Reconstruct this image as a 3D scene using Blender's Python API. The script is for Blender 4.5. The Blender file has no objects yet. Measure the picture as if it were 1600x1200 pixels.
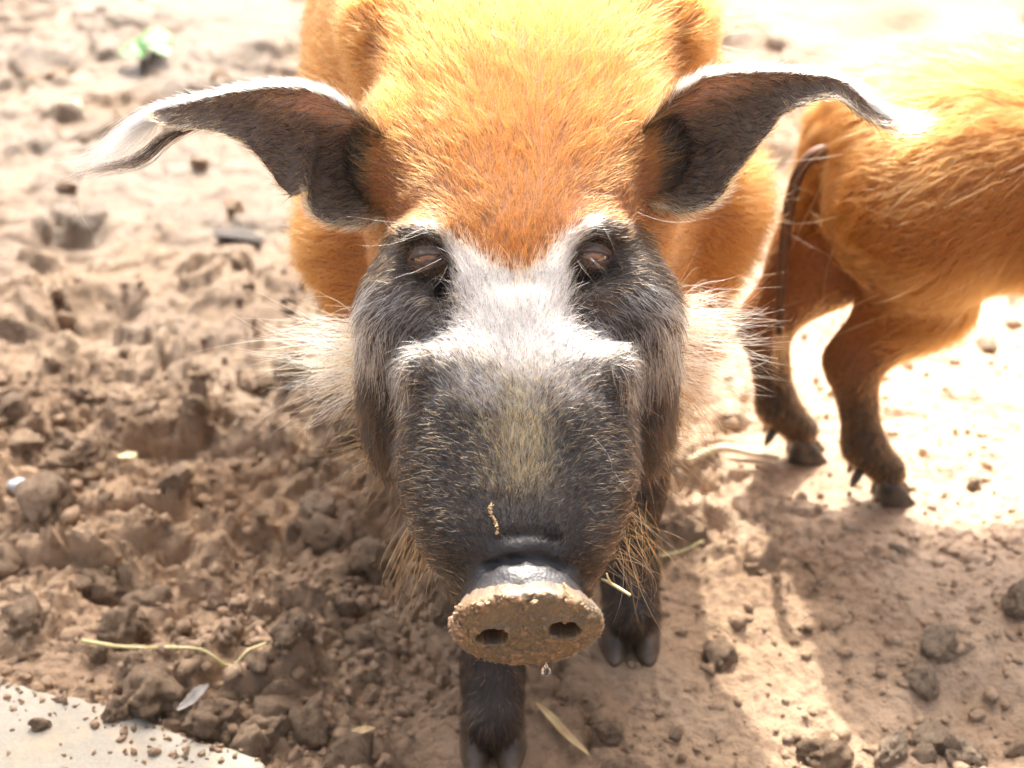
import bpy, math, random
import numpy as np
from math import radians, sin, cos, tan, pi
from mathutils import Vector, Matrix

FUR = True
random.seed(7)
RNG = np.random.default_rng(11)
scene = bpy.context.scene
COL = scene.collection

# ------------------------------------------------------------------ camera, sky, sun, exposure
CAM_H = 0.95
PITCH = radians(30.0)
FPX = 2701.0                                   # focal length in pixels of the 1600x1200 photograph
cam_data = bpy.data.cameras.new('camera')
cam = bpy.data.objects.new('camera', cam_data)
COL.objects.link(cam)
cam.location = (0, 0, CAM_H)
cam.rotation_euler = (pi / 2 - PITCH, 0, 0)
cam_data.sensor_width = 36.0
cam_data.lens = 18.0 * FPX / 800.0
cam_data.clip_start = 0.02
cam_data.clip_end = 500.0
cam_data.dof.use_dof = True
cam_data.dof.focus_distance = 1.14
cam_data.dof.aperture_fstop = 6.3
scene.camera = cam

SUN_EL = radians(54.5)
SUN_AZ = radians(3.0)                          # the sun stands behind the hog, barely to the right
SUN_DIR = np.array([cos(SUN_EL) * sin(SUN_AZ), cos(SUN_EL) * cos(SUN_AZ), sin(SUN_EL)])
world = bpy.data.worlds.new('World')
scene.world = world
world.use_nodes = True
wn = world.node_tree.nodes
wl = world.node_tree.links
sky = wn.new('ShaderNodeTexSky')
sky.sky_type = 'NISHITA'
sky.sun_disc = False
sky.sun_elevation = SUN_EL
sky.sun_rotation = SUN_AZ
sky.air_density = 0.7
sky.dust_density = 10.0
sky.ozone_density = 0.6
bg = wn['Background']
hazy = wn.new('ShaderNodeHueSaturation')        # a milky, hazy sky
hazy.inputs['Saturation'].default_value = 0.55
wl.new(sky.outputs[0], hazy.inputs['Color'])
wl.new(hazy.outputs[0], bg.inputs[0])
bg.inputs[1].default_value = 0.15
sun_data = bpy.data.lights.new('sun', 'SUN')
sun_data.energy = 2.7
sun_data.angle = radians(0.55)
sun_data.color = (1.0, 0.95, 0.87)
sun = bpy.data.objects.new('sun', sun_data)
COL.objects.link(sun)
sun.rotation_euler = Vector(SUN_DIR).to_track_quat('Z', 'Y').to_euler()
sun.location = (0.6, 4, 6)

scene.view_settings.view_transform = 'Standard'
scene.view_settings.look = 'None'
scene.view_settings.gamma = 1.0
scene.view_settings.use_curve_mapping = False
scene.view_settings.exposure = 1.82
scene.render.engine = 'CYCLES'
scene.cycles.use_denoising = True
scene.cycles.max_bounces = 6
scene.cycles.transparent_max_bounces = 8
scene.cycles.use_adaptive_sampling = True
scene.cycles.adaptive_threshold = 0.04
scene.cycles_curves.shape = 'RIBBONS'
scene.cycles_curves.subdivisions = 1

# ------------------------------------------------------------------ helpers
CP, SP = cos(PITCH), sin(PITCH)


def W(px, py, Y):
    """the point at horizontal distance Y along the ray of a photograph pixel"""
    a = (px - 800.0) / FPX
    b = (600.0 - py) / FPX
    d = np.array([a, CP + b * SP, -SP + b * CP])
    return np.array([0, 0, CAM_H]) + d * (Y / d[1])


def G(px, py, z=0.0):
    """the point of the level z under a photograph pixel"""
    a = (px - 800.0) / FPX
    b = (600.0 - py) / FPX
    d = np.array([a, CP + b * SP, -SP + b * CP])
    return np.array([0, 0, CAM_H]) + d * ((z - CAM_H) / d[2])


def project(P):
    x, y, z = P[..., 0], P[..., 1], P[..., 2] - CAM_H
    dep = y * CP - z * SP
    up = y * SP + z * CP
    return 800 + FPX * x / dep, 600 - FPX * up / dep


def tag(o, label=None, cat=None, group=None, kind=None):
    if label: o['label'] = label
    if cat: o['category'] = cat
    if group: o['group'] = group
    if kind: o['kind'] = kind
    return o


def empty(name, loc=(0, 0, 0)):
    o = bpy.data.objects.new(name, None)
    o.empty_display_size = 0.05
    COL.objects.link(o)
    o.location = loc
    return o


def mesh_obj(name, V, F, mat=None, parent=None, smooth=True, cols=None):
    me = bpy.data.meshes.new(name)
    V = np.asarray(V, dtype=np.float32)
    me.from_pydata(V.tolist() if len(V) < 2000 else [], [], F if len(V) < 2000 else [])
    if len(V) >= 2000:
        F = np.asarray(F, dtype=np.int32)
        n, k = F.shape
        me.vertices.add(len(V))
        me.vertices.foreach_set('co', V.ravel())
        me.loops.add(n * k)
        me.loops.foreach_set('vertex_index', F.ravel())
        me.polygons.add(n)
        me.polygons.foreach_set('loop_start', np.arange(0, n * k, k, dtype=np.int32))
        me.update(calc_edges=True)
    if smooth:
        me.polygons.foreach_set('use_smooth', [True] * len(me.polygons))
    if cols is not None:
        at = me.color_attributes.new('Col', 'FLOAT_COLOR', 'POINT')
        c4 = np.ones((len(V), 4), np.float32)
        c4[:, :cols.shape[1]] = cols
        at.data.foreach_set('color', c4.ravel())
    me.validate()
    o = bpy.data.objects.new(name, me)
    if mat: me.materials.append(mat)
    COL.objects.link(o)
    if parent is not None:
        o.parent = parent
        o.matrix_parent_inverse = Matrix.Translation(-Vector(parent.location))
    return o


# --- noise -----------------------------------------------------------------
def _hash(ix, iy, iz, seed):
    h = (ix.astype(np.int64) * 374761393 + iy.astype(np.int64) * 668265263 + iz.astype(np.int64) * 2147483647 + seed * 1274126177) & 0xffffffff
    h = ((h ^ (h >> 13)) * 1274126177) & 0xffffffff
    h = ((h ^ (h >> 16)) * 2246822519) & 0xffffffff
    return ((h ^ (h >> 15)) & 0xffffff) / float(0xffffff)


def vnoise(P, seed=0):
    """smooth value noise in -1..1"""
    P = np.asarray(P, dtype=np.float64)
    i = np.floor(P).astype(np.int64)
    f = P - i
    f = f * f * f * (f * (f * 6 - 15) + 10)
    out = 0
    for dx in (0, 1):
        wx = f[..., 0] if dx else 1 - f[..., 0]
        for dy in (0, 1):
            wy = f[..., 1] if dy else 1 - f[..., 1]
            if P.shape[-1] == 2:
                out = out + wx * wy * _hash(i[..., 0] + dx, i[..., 1] + dy, i[..., 0] * 0, seed)
            else:
                for dz in (0, 1):
                    wz = f[..., 2] if dz else 1 - f[..., 2]
                    out = out + wx * wy * wz * _hash(i[..., 0] + dx, i[..., 1] + dy, i[..., 2] + dz, seed)
    return out * 2 - 1


def fbm(P, octaves=4, seed=0, gain=0.5):
    out, a = 0, 1.0
    P = np.asarray(P, dtype=np.float64)
    for k in range(octaves):
        out = out + a * vnoise(P, seed + k * 17)
        P = P * 2.03 + 5.3
        a *= gain
    return out


def worley(P, seed=0):
    """F1, F2 and a random number of the nearest cell, in two dimensions"""
    i = np.floor(P).astype(np.int64)
    f1 = np.full(P.shape[:-1], 9.0)
    f2 = np.full(P.shape[:-1], 9.0)
    rid = np.zeros(P.shape[:-1]); tx = np.zeros(P.shape[:-1]); ty = np.zeros(P.shape[:-1])
    for dx in (-1, 0, 1):
        for dy in (-1, 0, 1):
            cx, cy = i[..., 0] + dx, i[..., 1] + dy
            jx = _hash(cx, cy, cx * 0, seed) * 0.9 + 0.05
            jy = _hash(cx, cy, cx * 0, seed + 5) * 0.9 + 0.05
            r = _hash(cx, cy, cx * 0, seed + 9)
            d = np.hypot(cx + jx - P[..., 0], cy + jy - P[..., 1])
            nearer = d < f1
            f2 = np.where(nearer, f1, np.minimum(f2, d))
            rid = np.where(nearer, r, rid)
            s1 = _hash(cx, cy, cx * 0, seed + 13) * 2 - 1; s2 = _hash(cx, cy, cx * 0, seed + 19) * 2 - 1
            tx = np.where(nearer, (P[..., 0] - cx - jx) * s1 * 1.6, tx); ty = np.where(nearer, (P[..., 1] - cy - jy) * s2 * 1.6, ty)
            f1 = np.where(nearer, d, f1)
    return f1, f2, rid, tx, ty


def sstep(a, b, x):
    t = np.clip((x - a) / (b - a), 0, 1)
    return t * t * (3 - 2 * t)


def in_poly(x, y, poly):
    x = np.asarray(x); y = np.asarray(y)
    inside = np.zeros(x.shape, bool)
    n = len(poly)
    for k in range(n):
        x1, y1 = poly[k]
        x2, y2 = poly[(k + 1) % n]
        if y1 == y2: continue
        c = ((y1 > y) != (y2 > y)) & (x < (x2 - x1) * (y - y1) / (y2 - y1) + x1)
        inside ^= c
    return inside


# --- materials --------------------------------------------------------------
def new_mat(name):
    m = bpy.data.materials.new(name)
    m.use_nodes = True
    nt = m.node_tree
    return m, nt, nt.nodes['Principled BSDF']


def N(nt, kind, **kw):
    n = nt.nodes.new(kind)
    for k, v in kw.items():
        if k in n.inputs: n.inputs[k].default_value = v
        else: setattr(n, k, v)
    return n


def ramp(nt, src, stops):
    r = nt.nodes.new('ShaderNodeValToRGB')
    el = r.color_ramp.elements
    while len(el) < len(stops): el.new(0.5)
    for e, (p, c) in zip(el, stops):
        e.position = p
        e.color = (*c, 1) if len(c) == 3 else c
    nt.links.new(src, r.inputs[0])
    return r.outputs[0]


def simple_mat(name, c1, c2, scale=30, rough=0.6, bump=0.2, detail=6):
    m, nt, b = new_mat(name)
    tc = N(nt, 'ShaderNodeTexCoord')
    n = N(nt, 'ShaderNodeTexNoise', Scale=scale, Detail=detail)
    nt.links.new(tc.outputs['Object'], n.inputs['Vector'])
    nt.links.new(ramp(nt, n.outputs['Fac'], [(0.3, c1), (0.7, c2)]), b.inputs['Base Color'])
    b.inputs['Roughness'].default_value = rough
    if bump:
        bm = N(nt, 'ShaderNodeBump', Strength=bump, Distance=0.002)
        nt.links.new(n.outputs['Fac'], bm.inputs['Height'])
        nt.links.new(bm.outputs[0], b.inputs['Normal'])
    return m


def hair_mat(name, rough=0.42, radial=0.55, coat=0.0):
    m = bpy.data.materials.new(name)
    m.use_nodes = True
    nt = m.node_tree
    nt.nodes.clear()
    out = N(nt, 'ShaderNodeOutputMaterial')
    h = N(nt, 'ShaderNodeBsdfHairPrincipled')
    h.model = 'CHIANG'
    h.parametrization = 'COLOR'
    at = N(nt, 'ShaderNodeAttribute', attribute_name='hcol')
    nt.links.new(at.outputs['Color'], h.inputs['Color'])
    h.inputs['Roughness'].default_value = rough
    h.inputs['Radial Roughness'].default_value = radial
    h.inputs['Random Roughness'].default_value = 0.1
    h.inputs['IOR'].default_value = 1.36
    nt.links.new(h.outputs[0], out.inputs['Surface'])
    return m


MAT_HAIR = hair_mat('bristle_hair')

# mud: brown soil, paler where dry, smoother where wet
def mud_material(name='churned_mud', use_attr=True):
    m, nt, b = new_mat(name)
    tc = N(nt, 'ShaderNodeTexCoord')
    n1 = N(nt, 'ShaderNodeTexNoise', Scale=5.0, Detail=8, Roughness=0.6)
    n2 = N(nt, 'ShaderNodeTexNoise', Scale=75.0 if use_attr else 3.2, Detail=9, Roughness=0.68)
    n3 = N(nt, 'ShaderNodeTexNoise', Scale=420.0, Detail=4)
    n4 = N(nt, 'ShaderNodeTexNoise', Scale=3.2, Detail=5, Roughness=0.55)
    for n in (n1, n2, n3, n4): nt.links.new(tc.outputs['Object'], n.inputs['Vector'])
    c1 = ramp(nt, n1.outputs['Fac'], [(0.3, (0.31, 0.193, 0.112)), (0.55, (0.43, 0.286, 0.175)), (0.75, (0.50, 0.36, 0.24))])
    c2 = ramp(nt, n2.outputs['Fac'], [(0.30, (0.50, 0.47, 0.45)), (0.48, (0.95, 0.94, 0.93)), (0.62, (1.05, 1.05, 1.05)), (0.8, (1.3, 1.28, 1.25))])  # low spots darkened, painting in the small shadows between crumbs
    mx = N(nt, 'ShaderNodeMix', data_type='RGBA', blend_type='MULTIPLY')
    mx.inputs[0].default_value = 1.0
    nt.links.new(c1, mx.inputs[6])
    nt.links.new(c2, mx.inputs[7])
    last = mx.outputs[2]
    rg = ramp(nt, n4.outputs['Fac'], [(0.40, (0.85,) * 3), (0.64, (0.33,) * 3)])
    if use_attr:
        at = N(nt, 'ShaderNodeVertexColor', layer_name='Col')
        m2 = N(nt, 'ShaderNodeMix', data_type='RGBA', blend_type='MULTIPLY')
        m2.inputs[0].default_value = 1.0
        nt.links.new(last, m2.inputs[6])
        nt.links.new(at.outputs['Color'], m2.inputs[7])
        last = m2.outputs[2]
        mr = N(nt, 'ShaderNodeMapRange')
        nt.links.new(at.outputs['Alpha'], mr.inputs['Value'])
        mr.inputs['To Min'].default_value = 0.33; mr.inputs['To Max'].default_value = 0.85
        mn = N(nt, 'ShaderNodeMath', operation='MINIMUM')
        nt.links.new(mr.outputs[0], mn.inputs[0]); nt.links.new(rg, mn.inputs[1])
        rg = mn.outputs[0]
    nt.links.new(last, b.inputs['Base Color'])
    nt.links.new(rg, b.inputs['Roughness'])
    b.inputs['Specular IOR Level'].default_value = 0.45
    add = N(nt, 'ShaderNodeMath', operation='MULTIPLY_ADD')
    nt.links.new(n3.outputs['Fac'], add.inputs[0])
    add.inputs[1].default_value = 0.30
    nt.links.new(n2.outputs['Fac'], add.inputs[2])
    bm = N(nt, 'ShaderNodeBump', Strength=1.0, Distance=0.009)
    nt.links.new(add.outputs[0], bm.inputs['Height'])
    nt.links.new(bm.outputs[0], b.inputs['Normal'])
    return m


MAT_MUD = mud_material()
MAT_CLOD = mud_material('dry_clod', False)

# ------------------------------------------------------------------ ground
FEET = []                                       # (x, y, radius) spots kept level, filled below


def mud_height(x, y):
    P = np.stack([x, y], -1)
    wx = fbm(P * 14, 3, 71) * 0.018
    wy = fbm(P * 14 + 31, 3, 72) * 0.018
    Q = np.stack([x + wx, y + wy], -1)
    rough = sstep(-0.35, 0.35, vnoise(P * 2.6 + 3.1, 5) + 0.35 * (x < -0.1) + 0.25 * vnoise(P * 7, 6))
    rough = 0.16 + 0.84 * rough
    rough = rough * (1 - 0.75 * sstep(0.20, 0.34, x) * sstep(1.22, 1.36, y) * (1 - sstep(1.75, 2.1, y)))
    h = 0.012 * fbm(P * 3.1, 3, 21)
    for sc, amp, seed in ((0.080, 0.020, 31), (0.043, 0.0140, 33), (0.023, 0.0085, 37), (0.0125, 0.0052, 41)):
        f1, f2, r, tx, ty = worley(Q / sc, seed)
        wall = sstep(0.0, 0.22, f2 - f1)                       # broken edges between the clods
        top = np.clip((r - 0.38) * 1.8, 0, 1) + (0.55 * tx + 0.55 * ty) * (r > 0.3)
        if sc < 0.03: rough = rough * (1 - 0.7 * sstep(1.6, 2.0, y))
        h = h + amp * wall * top * rough * (0.9 + 0.25 * vnoise(Q / sc * 2.3, seed + 2))
    near = 1 - 0.75 * sstep(1.6, 2.0, y)
    h = h + near * 0.0055 * (0.5 - np.abs(fbm(Q * 24, 4, 51, 0.55))) * (0.35 + rough)
    h = h + near * 0.0026 * fbm(P * 105, 3, 57, 0.65) * (0.5 + 0.6 * rough)
    # trodden hollows
    f1, f2, r, _, _ = worley(P / 0.19 + 7.7, 61)
    h = h - 0.028 * (r > 0.72) * (1 - sstep(0.15, 0.36, f1))
    h = h - 0.012
    for fx, fy, fr in FEET:
        d = np.hypot(x - fx, y - fy)
        k = 1 - sstep(fr * 0.7, fr * 1.7, d)
        h = h * (1 - k) - 0.004 * k
    far = sstep(6, 14, np.hypot(x, y - 1.5))
    return h * (1 - far)


# where the hoofs stand (main hog: front pair, hind pair; other hog: hind pair, front pair)
FOOT_FL = G(770, 1152); FOOT_FR = G(983, 988)
FOOT_HL = np.array([-0.09, 2.02, 0]); FOOT_HR = np.array([0.13, 2.10, 0])
FOOT2_NEAR = G(1372, 770); FOOT2_FAR = G(1238, 706)
for f in (FOOT_FL, FOOT_FR, FOOT_HL, FOOT_HR, FOOT2_NEAR, FOOT2_FAR):
    FEET.append((f[0], f[1], 0.05))

# concrete edge in the lower left corner
SLAB = [G(-140, 1046), G(0, 1076), G(130, 1108), G(250, 1146), G(400, 1204), G(560, 1290)]


def soil_tone(V):
    """paler where the mud has dried, shinier and greyed by painted sky sheen where it is wet"""
    x, y = V[:, 0], V[:, 1]
    nz = fbm(V[:, :2] * 4.0, 4, 81)
    dry = np.clip(sstep(0.10, 0.30, x + 0.10 * nz) * sstep(0.95, 1.15, y) + (0.10 + 0.15 * (x > 0)) * sstep(1.5, 2.3, y + 0.5 * nz) + 0.35 * sstep(0.22, 0.34, x) * sstep(1.28, 1.4, y), 0, 1.3)[:, None]  # dried mud; the last term adds painted sun glare at the right
    grey = (sstep(0.1, 0.9, fbm(V[:, :2] * 2.3 + 4, 4, 83) + 0.55 * sstep(1.25, 1.9, y)) * (x < 0.1))[:, None]  # grey tint imitates the sky reflected in wet mud
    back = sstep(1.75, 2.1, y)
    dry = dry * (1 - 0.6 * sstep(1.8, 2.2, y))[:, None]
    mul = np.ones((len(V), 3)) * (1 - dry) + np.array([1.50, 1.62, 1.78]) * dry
    mul = mul * (1 - 0.42 * sstep(1.35, 1.8, y) * (1 - sstep(-0.05, 0.15, x)))[:, None]  # colour darkened at back left to hold down the sun's glare
    mul = mul * (1 - 0.38 * back * (x > 0))[:, None]  # colour darkened at back right against the same sun glare
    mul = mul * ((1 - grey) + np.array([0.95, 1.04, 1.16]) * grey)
    wet = np.clip(0.9 * grey[:, 0] - 0.5 * dry[:, 0], 0, 1)
    return mul, wet, dry[:, 0]


def build_ground():
    def axis(parts):
        out = []
        for a, b, n in parts:
            out += list(np.linspace(a, b, n, endpoint=False))
        return np.array(out)
    s = np.geomspace(1.05, 60, 26)
    ys = np.concatenate([-s[::-1] * 1.0 + 1.7, axis([(0.72, 0.86, 20), (0.86, 1.65, 360), (1.65, 3.3, 300)]), 2.25 + s])
    xs = np.concatenate([-s[::-1] - 0.0, axis([(-1.0, -0.62, 60), (-0.62, 0.62, 540), (0.62, 1.0, 60)]), s + 0.0])
    X, Y = np.meshgrid(xs, ys)
    Z = mud_height(X, Y)
    V = np.stack([X, Y, Z], -1).reshape(-1, 3)
    nx, ny = len(xs), len(ys)
    i = np.arange(ny - 1)[:, None] * nx + np.arange(nx - 1)[None, :]
    F = np.stack([i, i + 1, i + nx + 1, i + nx], -1).reshape(-1, 4)
    mul, wet, dry = soil_tone(V)
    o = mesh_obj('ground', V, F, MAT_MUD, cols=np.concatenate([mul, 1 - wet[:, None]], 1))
    tag(o, 'churned brown mud with hoof hollows and wet patches', kind='structure')
    return o


GROUND = build_ground()

# ------------------------------------------------------------------ implicit surfaces for the animals
def crom(xs, tab, n=400):
    """smooth resampling of a table through its rows"""
    xs = np.asarray(xs, float)
    tab = np.asarray(tab, float)
    m = np.zeros_like(tab)
    d = np.diff(tab, axis=0) / np.diff(xs)[:, None]
    m[1:-1] = (d[1:] + d[:-1]) / 2
    m[0], m[-1] = d[0], d[-1]
    t = np.linspace(xs[0], xs[-1], n)
    k = np.clip(np.searchsorted(xs, t) - 1, 0, len(xs) - 2)
    h = (xs[k + 1] - xs[k])
    s = ((t - xs[k]) / h)[:, None]
    h = h[:, None]
    out = (2 * s**3 - 3 * s**2 + 1) * tab[k] + (s**3 - 2 * s**2 + s) * h * m[k] + (-2 * s**3 + 3 * s**2) * tab[k + 1] + (s**3 - s**2) * h * m[k + 1]
    return t, out


def loft(o, e1, e2, e3, rows, k):
    """rows: t, side offset, half width, lowest, highest, squareness"""
    o, e1, e2, e3 = (np.asarray(v, float) for v in (o, e1, e2, e3))
    rows = np.asarray(rows, float)
    T, R = crom(rows[:, 0], rows[:, 1:])

    def f(P):
        q = P - o
        t = q @ e1
        tc = np.clip(t, T[0], T[-1])
        xo, a, lo, hi, n = (np.interp(tc, T, R[:, j]) for j in range(5))
        b = np.maximum((hi - lo) / 2, 1e-3)
        a = np.maximum(a, 1e-3)
        u = np.abs(q @ e2 - xo) / a
        v = np.abs(q @ e3 - (hi + lo) / 2) / b
        r = (np.maximum(u, 1e-6) ** n + np.maximum(v, 1e-6) ** n) ** (1 / n)
        d = (r - 1) * np.minimum(a, b)
        dt = t - tc
        return np.where(dt == 0, d, np.sqrt(np.maximum(d, 0) ** 2 + dt ** 2) + np.minimum(d, 0) * 0)
    return f, k


def bounded(f, c, R):
    """evaluate a small shape only near it"""
    def g(P):
        q = P - c
        m = np.einsum('ij,ij->i', q, q) < (R + 0.09) ** 2
        e = np.full(len(P), 0.5)
        if m.any(): e[m] = f(P[m])
        return e
    return g


def cone(a, b, ra, rb, k):
    a = np.asarray(a, float); b = np.asarray(b, float)
    ab = b - a
    L2 = ab @ ab

    def f(P):
        t = np.clip(((P - a) @ ab) / L2, 0, 1)
        return np.linalg.norm(P - a - t[:, None] * ab, axis=1) - (ra + (rb - ra) * t)
    return bounded(f, (a + b) / 2, math.sqrt(L2) / 2 + max(ra, rb)), k


def chain(pts, rs, k):
    return [cone(pts[i], pts[i + 1], rs[i], rs[i + 1], k) for i in range(len(pts) - 1)]


def ell(c, r, k, rot=None):
    c = np.asarray(c, float); r = np.asarray(r, float)
    R = np.eye(3) if rot is None else np.asarray(rot.to_3x3() if isinstance(rot, Matrix) else rot)

    def f(P):
        q = (P - c) @ R
        k0 = np.linalg.norm(q / r, axis=1)
        k1 = np.maximum(np.linalg.norm(q / (r * r), axis=1), 1e-6)
        return k0 * (k0 - 1) / k1
    return bounded(f, c, r.max()), k


def make_sdf(adds, subs=()):
    def sdf(P):
        d = None
        for f, k in adds:
            e = f(P)
            if d is None:
                d = e
            else:
                h = np.maximum(k - np.abs(d - e), 0) / k
                d = np.minimum(d, e) - h * h * k * 0.25
        for f, k in subs:
            e = -f(P)
            h = np.maximum(k - np.abs(d - e), 0) / k
            d = np.maximum(d, e) + h * h * k * 0.25
        return d
    return sdf


def grad(sdf, P, e=0.0008):
    g = 0
    for s in ((1, 1, 1), (1, -1, -1), (-1, 1, -1), (-1, -1, 1)):
        s = np.array(s, float)
        g = g + s * sdf(P + s * e)[:, None]
    return g / (4 * e)


def surface_nets(sdf, lo, hi, h, block=8):
    lo = np.asarray(lo, float)
    nb = np.ceil((np.asarray(hi) - lo) / (h * block)).astype(int)
    n = nb * block
    cc = np.stack(np.meshgrid(*[np.arange(m) for m in nb], indexing='ij'), -1).reshape(-1, 3)
    cen = lo + (cc + 0.5) * h * block
    dc = np.concatenate([sdf(c) for c in np.array_split(cen, max(1, len(cen) // 60000))])
    D = np.repeat(np.repeat(np.repeat(dc.reshape(nb), block, 0), block, 1), block, 2).astype(np.float32)
    act = cc[np.abs(dc) < h * block * 1.9]
    off = np.stack(np.meshgrid(*[np.arange(block)] * 3, indexing='ij'), -1).reshape(-1, 3)
    for part in np.array_split(act, max(1, len(act) // 150)):
        idx = (part[:, None, :] * block + off[None]).reshape(-1, 3)
        D[idx[:, 0], idx[:, 1], idx[:, 2]] = sdf(lo + idx * h)
    S = D < 0
    corners = [(a, b, c) for a in (0, 1) for b in (0, 1) for c in (0, 1)]
    sl = lambda A, a, b, c: A[a:n[0] - 1 + a, b:n[1] - 1 + b, c:n[2] - 1 + c]
    cnt = sum(sl(S, *c).astype(np.int8) for c in corners)
    cells = np.argwhere((cnt > 0) & (cnt < 8))
    vid = np.full(n - 1, -1, np.int32)
    vid[cells[:, 0], cells[:, 1], cells[:, 2]] = np.arange(len(cells))
    acc = np.zeros((len(cells), 3)); num = np.zeros(len(cells))
    for ca in corners:
        for ax in range(3):
            if ca[ax] == 1: continue
            cb = list(ca); cb[ax] = 1
            va = D[cells[:, 0] + ca[0], cells[:, 1] + ca[1], cells[:, 2] + ca[2]]
            vb = D[cells[:, 0] + cb[0], cells[:, 1] + cb[1], cells[:, 2] + cb[2]]
            x = (va < 0) != (vb < 0)
            t = np.where(x, va / np.where(x, va - vb, 1), 0)
            p = np.array(ca, float)[None].repeat(len(cells), 0)
            p[:, ax] += t
            acc += p * x[:, None]; num += x
    V = lo + (cells + acc / num[:, None]) * h
    Fs = []
    for ax in range(3):
        b, c = (ax + 1) % 3, (ax + 2) % 3
        s0 = [slice(1, n[q] - 1) for q in range(3)]; s1 = list(s0)
        s0[ax] = slice(0, n[ax] - 1); s1[ax] = slice(1, n[ax])
        A, B = S[tuple(s0)], S[tuple(s1)]
        base = np.array([0 if q == ax else 1 for q in range(3)])
        for flip in (0, 1):
            e = np.argwhere(A & ~B if not flip else ~A & B) + base
            db = np.zeros(3, int); db[b] = 1
            dc_ = np.zeros(3, int); dc_[c] = 1
            q = [e - db - dc_, e - dc_, e, e - db]
            ids = [vid[w[:, 0], w[:, 1], w[:, 2]] for w in q]
            f = np.stack(ids if not flip else ids[::-1], -1)
            Fs.append(f[(f >= 0).all(1)])
    F = np.concatenate(Fs)
    for _ in range(3):
        d = np.concatenate([sdf(p) for p in np.array_split(V, max(1, len(V) // 60000))])
        g = np.concatenate([grad(sdf, p) for p in np.array_split(V, max(1, len(V) // 60000))])
        gl = np.maximum((g * g).sum(1), 0.05)
        st = np.clip(d / gl, -h, h)
        V = V - g * st[:, None] * 0.9
    g = np.concatenate([grad(sdf, p) for p in np.array_split(V, max(1, len(V) // 60000))])
    Nn = g / np.maximum(np.linalg.norm(g, axis=1), 1e-6)[:, None]
    return V, F, Nn


def unit(v):
    v = np.asarray(v, float)
    return v / np.maximum(np.linalg.norm(v, axis=-1, keepdims=True), 1e-9)


# ------------------------------------------------------------------ the main hog: body form
TILT = radians(44)
DISC = W(822, 985, 0.842)
HE1 = np.array([0, cos(TILT), sin(TILT)]); HE2 = np.array([1.0, 0, 0]); HE3 = np.array([0, -sin(TILT), cos(TILT)])


def head_t(P):
    q = P - DISC
    return q @ HE1, q @ HE3


def leg_front(foot, shoulder):
    f = np.asarray(foot, float)
    wrist = f + np.array([0.0, 0.035, 0.135])
    fet = f + np.array([0, 0.018, 0.055])
    elbow = f * 0.45 + np.asarray(shoulder) * 0.55 + np.array([0, 0.02, 0])
    elbow[2] = 0.27
    return chain([shoulder, elbow, wrist, fet, f + np.array([0, -0.012, 0.03])],
                 [0.085, 0.050, 0.026, 0.0205, 0.023], 0.02)


def leg_hind(foot, hip, s=1.0):
    f = np.asarray(foot, float)
    fet = f + np.array([0, 0.02, 0.055]) * s
    hock = f + np.array([0, 0.06, 0.165]) * s
    knee = f + np.array([0, -0.045, 0.265]) * s
    return chain([hip, knee, hock, fet, f + np.array([0, -0.012, 0.03]) * s],
                 [0.105 * s, 0.066 * s, 0.027 * s, 0.0215 * s, 0.024 * s], 0.03 * s)


EYE_L = W(668, 402, 1.030)
EYE_R = W(927, 400, 1.030)

body_rows = [
    # Y, x, half width, bottom, top, squareness
    (1.06, 0.005, 0.060, 0.31, 0.44, 2.0),
    (1.12, 0.008, 0.090, 0.245, 0.500, 2.1),
    (1.18, 0.010, 0.112, 0.210, 0.544, 2.2),
    (1.26, 0.010, 0.142, 0.190, 0.566, 2.3),
    (1.38, 0.002, 0.172, 0.182, 0.585, 2.4),
    (1.55, -0.004, 0.181, 0.188, 0.602, 2.4),
    (1.75, -0.004, 0.182, 0.20, 0.603, 2.4),
    (1.95, 0.0, 0.178, 0.215, 0.58, 2.3),
    (2.10, 0.006, 0.165, 0.25, 0.54, 2.2),
    (2.22, 0.016, 0.135, 0.30, 0.48, 2.1),
    (2.29, 0.016, 0.055, 0.34, 0.41, 2.0)]
nose_rows = [
    (0.006, 0.0, 0.0390, -0.0260, 0.0275, 2.1),
    (0.012, 0.0, 0.0385, -0.0300, 0.0300, 2.1),
    (0.022, -0.001, 0.0375, -0.036, 0.0330, 2.1),
    (0.040, -0.002, 0.0390, -0.045, 0.0320, 2.2),
    (0.070, -0.004, 0.0400, -0.055, 0.0250, 2.2)]
muzzle_rows = [
    (0.026, -0.002, 0.0400, -0.045, -0.014, 2.2),
    (0.036, -0.003, 0.0450, -0.062, -0.004, 2.5),
    (0.047, -0.004, 0.0535, -0.072, 0.0025, 2.9),
    (0.064, -0.005, 0.0635, -0.082, 0.0045, 3.3),
    (0.088, -0.005, 0.0722, -0.092, 0.0040, 3.6),
    (0.115, -0.005, 0.0768, -0.102, 0.0040, 3.7),
    (0.150, -0.005, 0.0750, -0.112, 0.0050, 3.6),
    (0.172, -0.005, 0.0715, -0.115, 0.0062, 3.2),
    (0.190, -0.005, 0.0620, -0.112, 0.0055, 2.7),
    (0.215, -0.005, 0.0420, -0.100, 0.0045, 2.2)]
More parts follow.
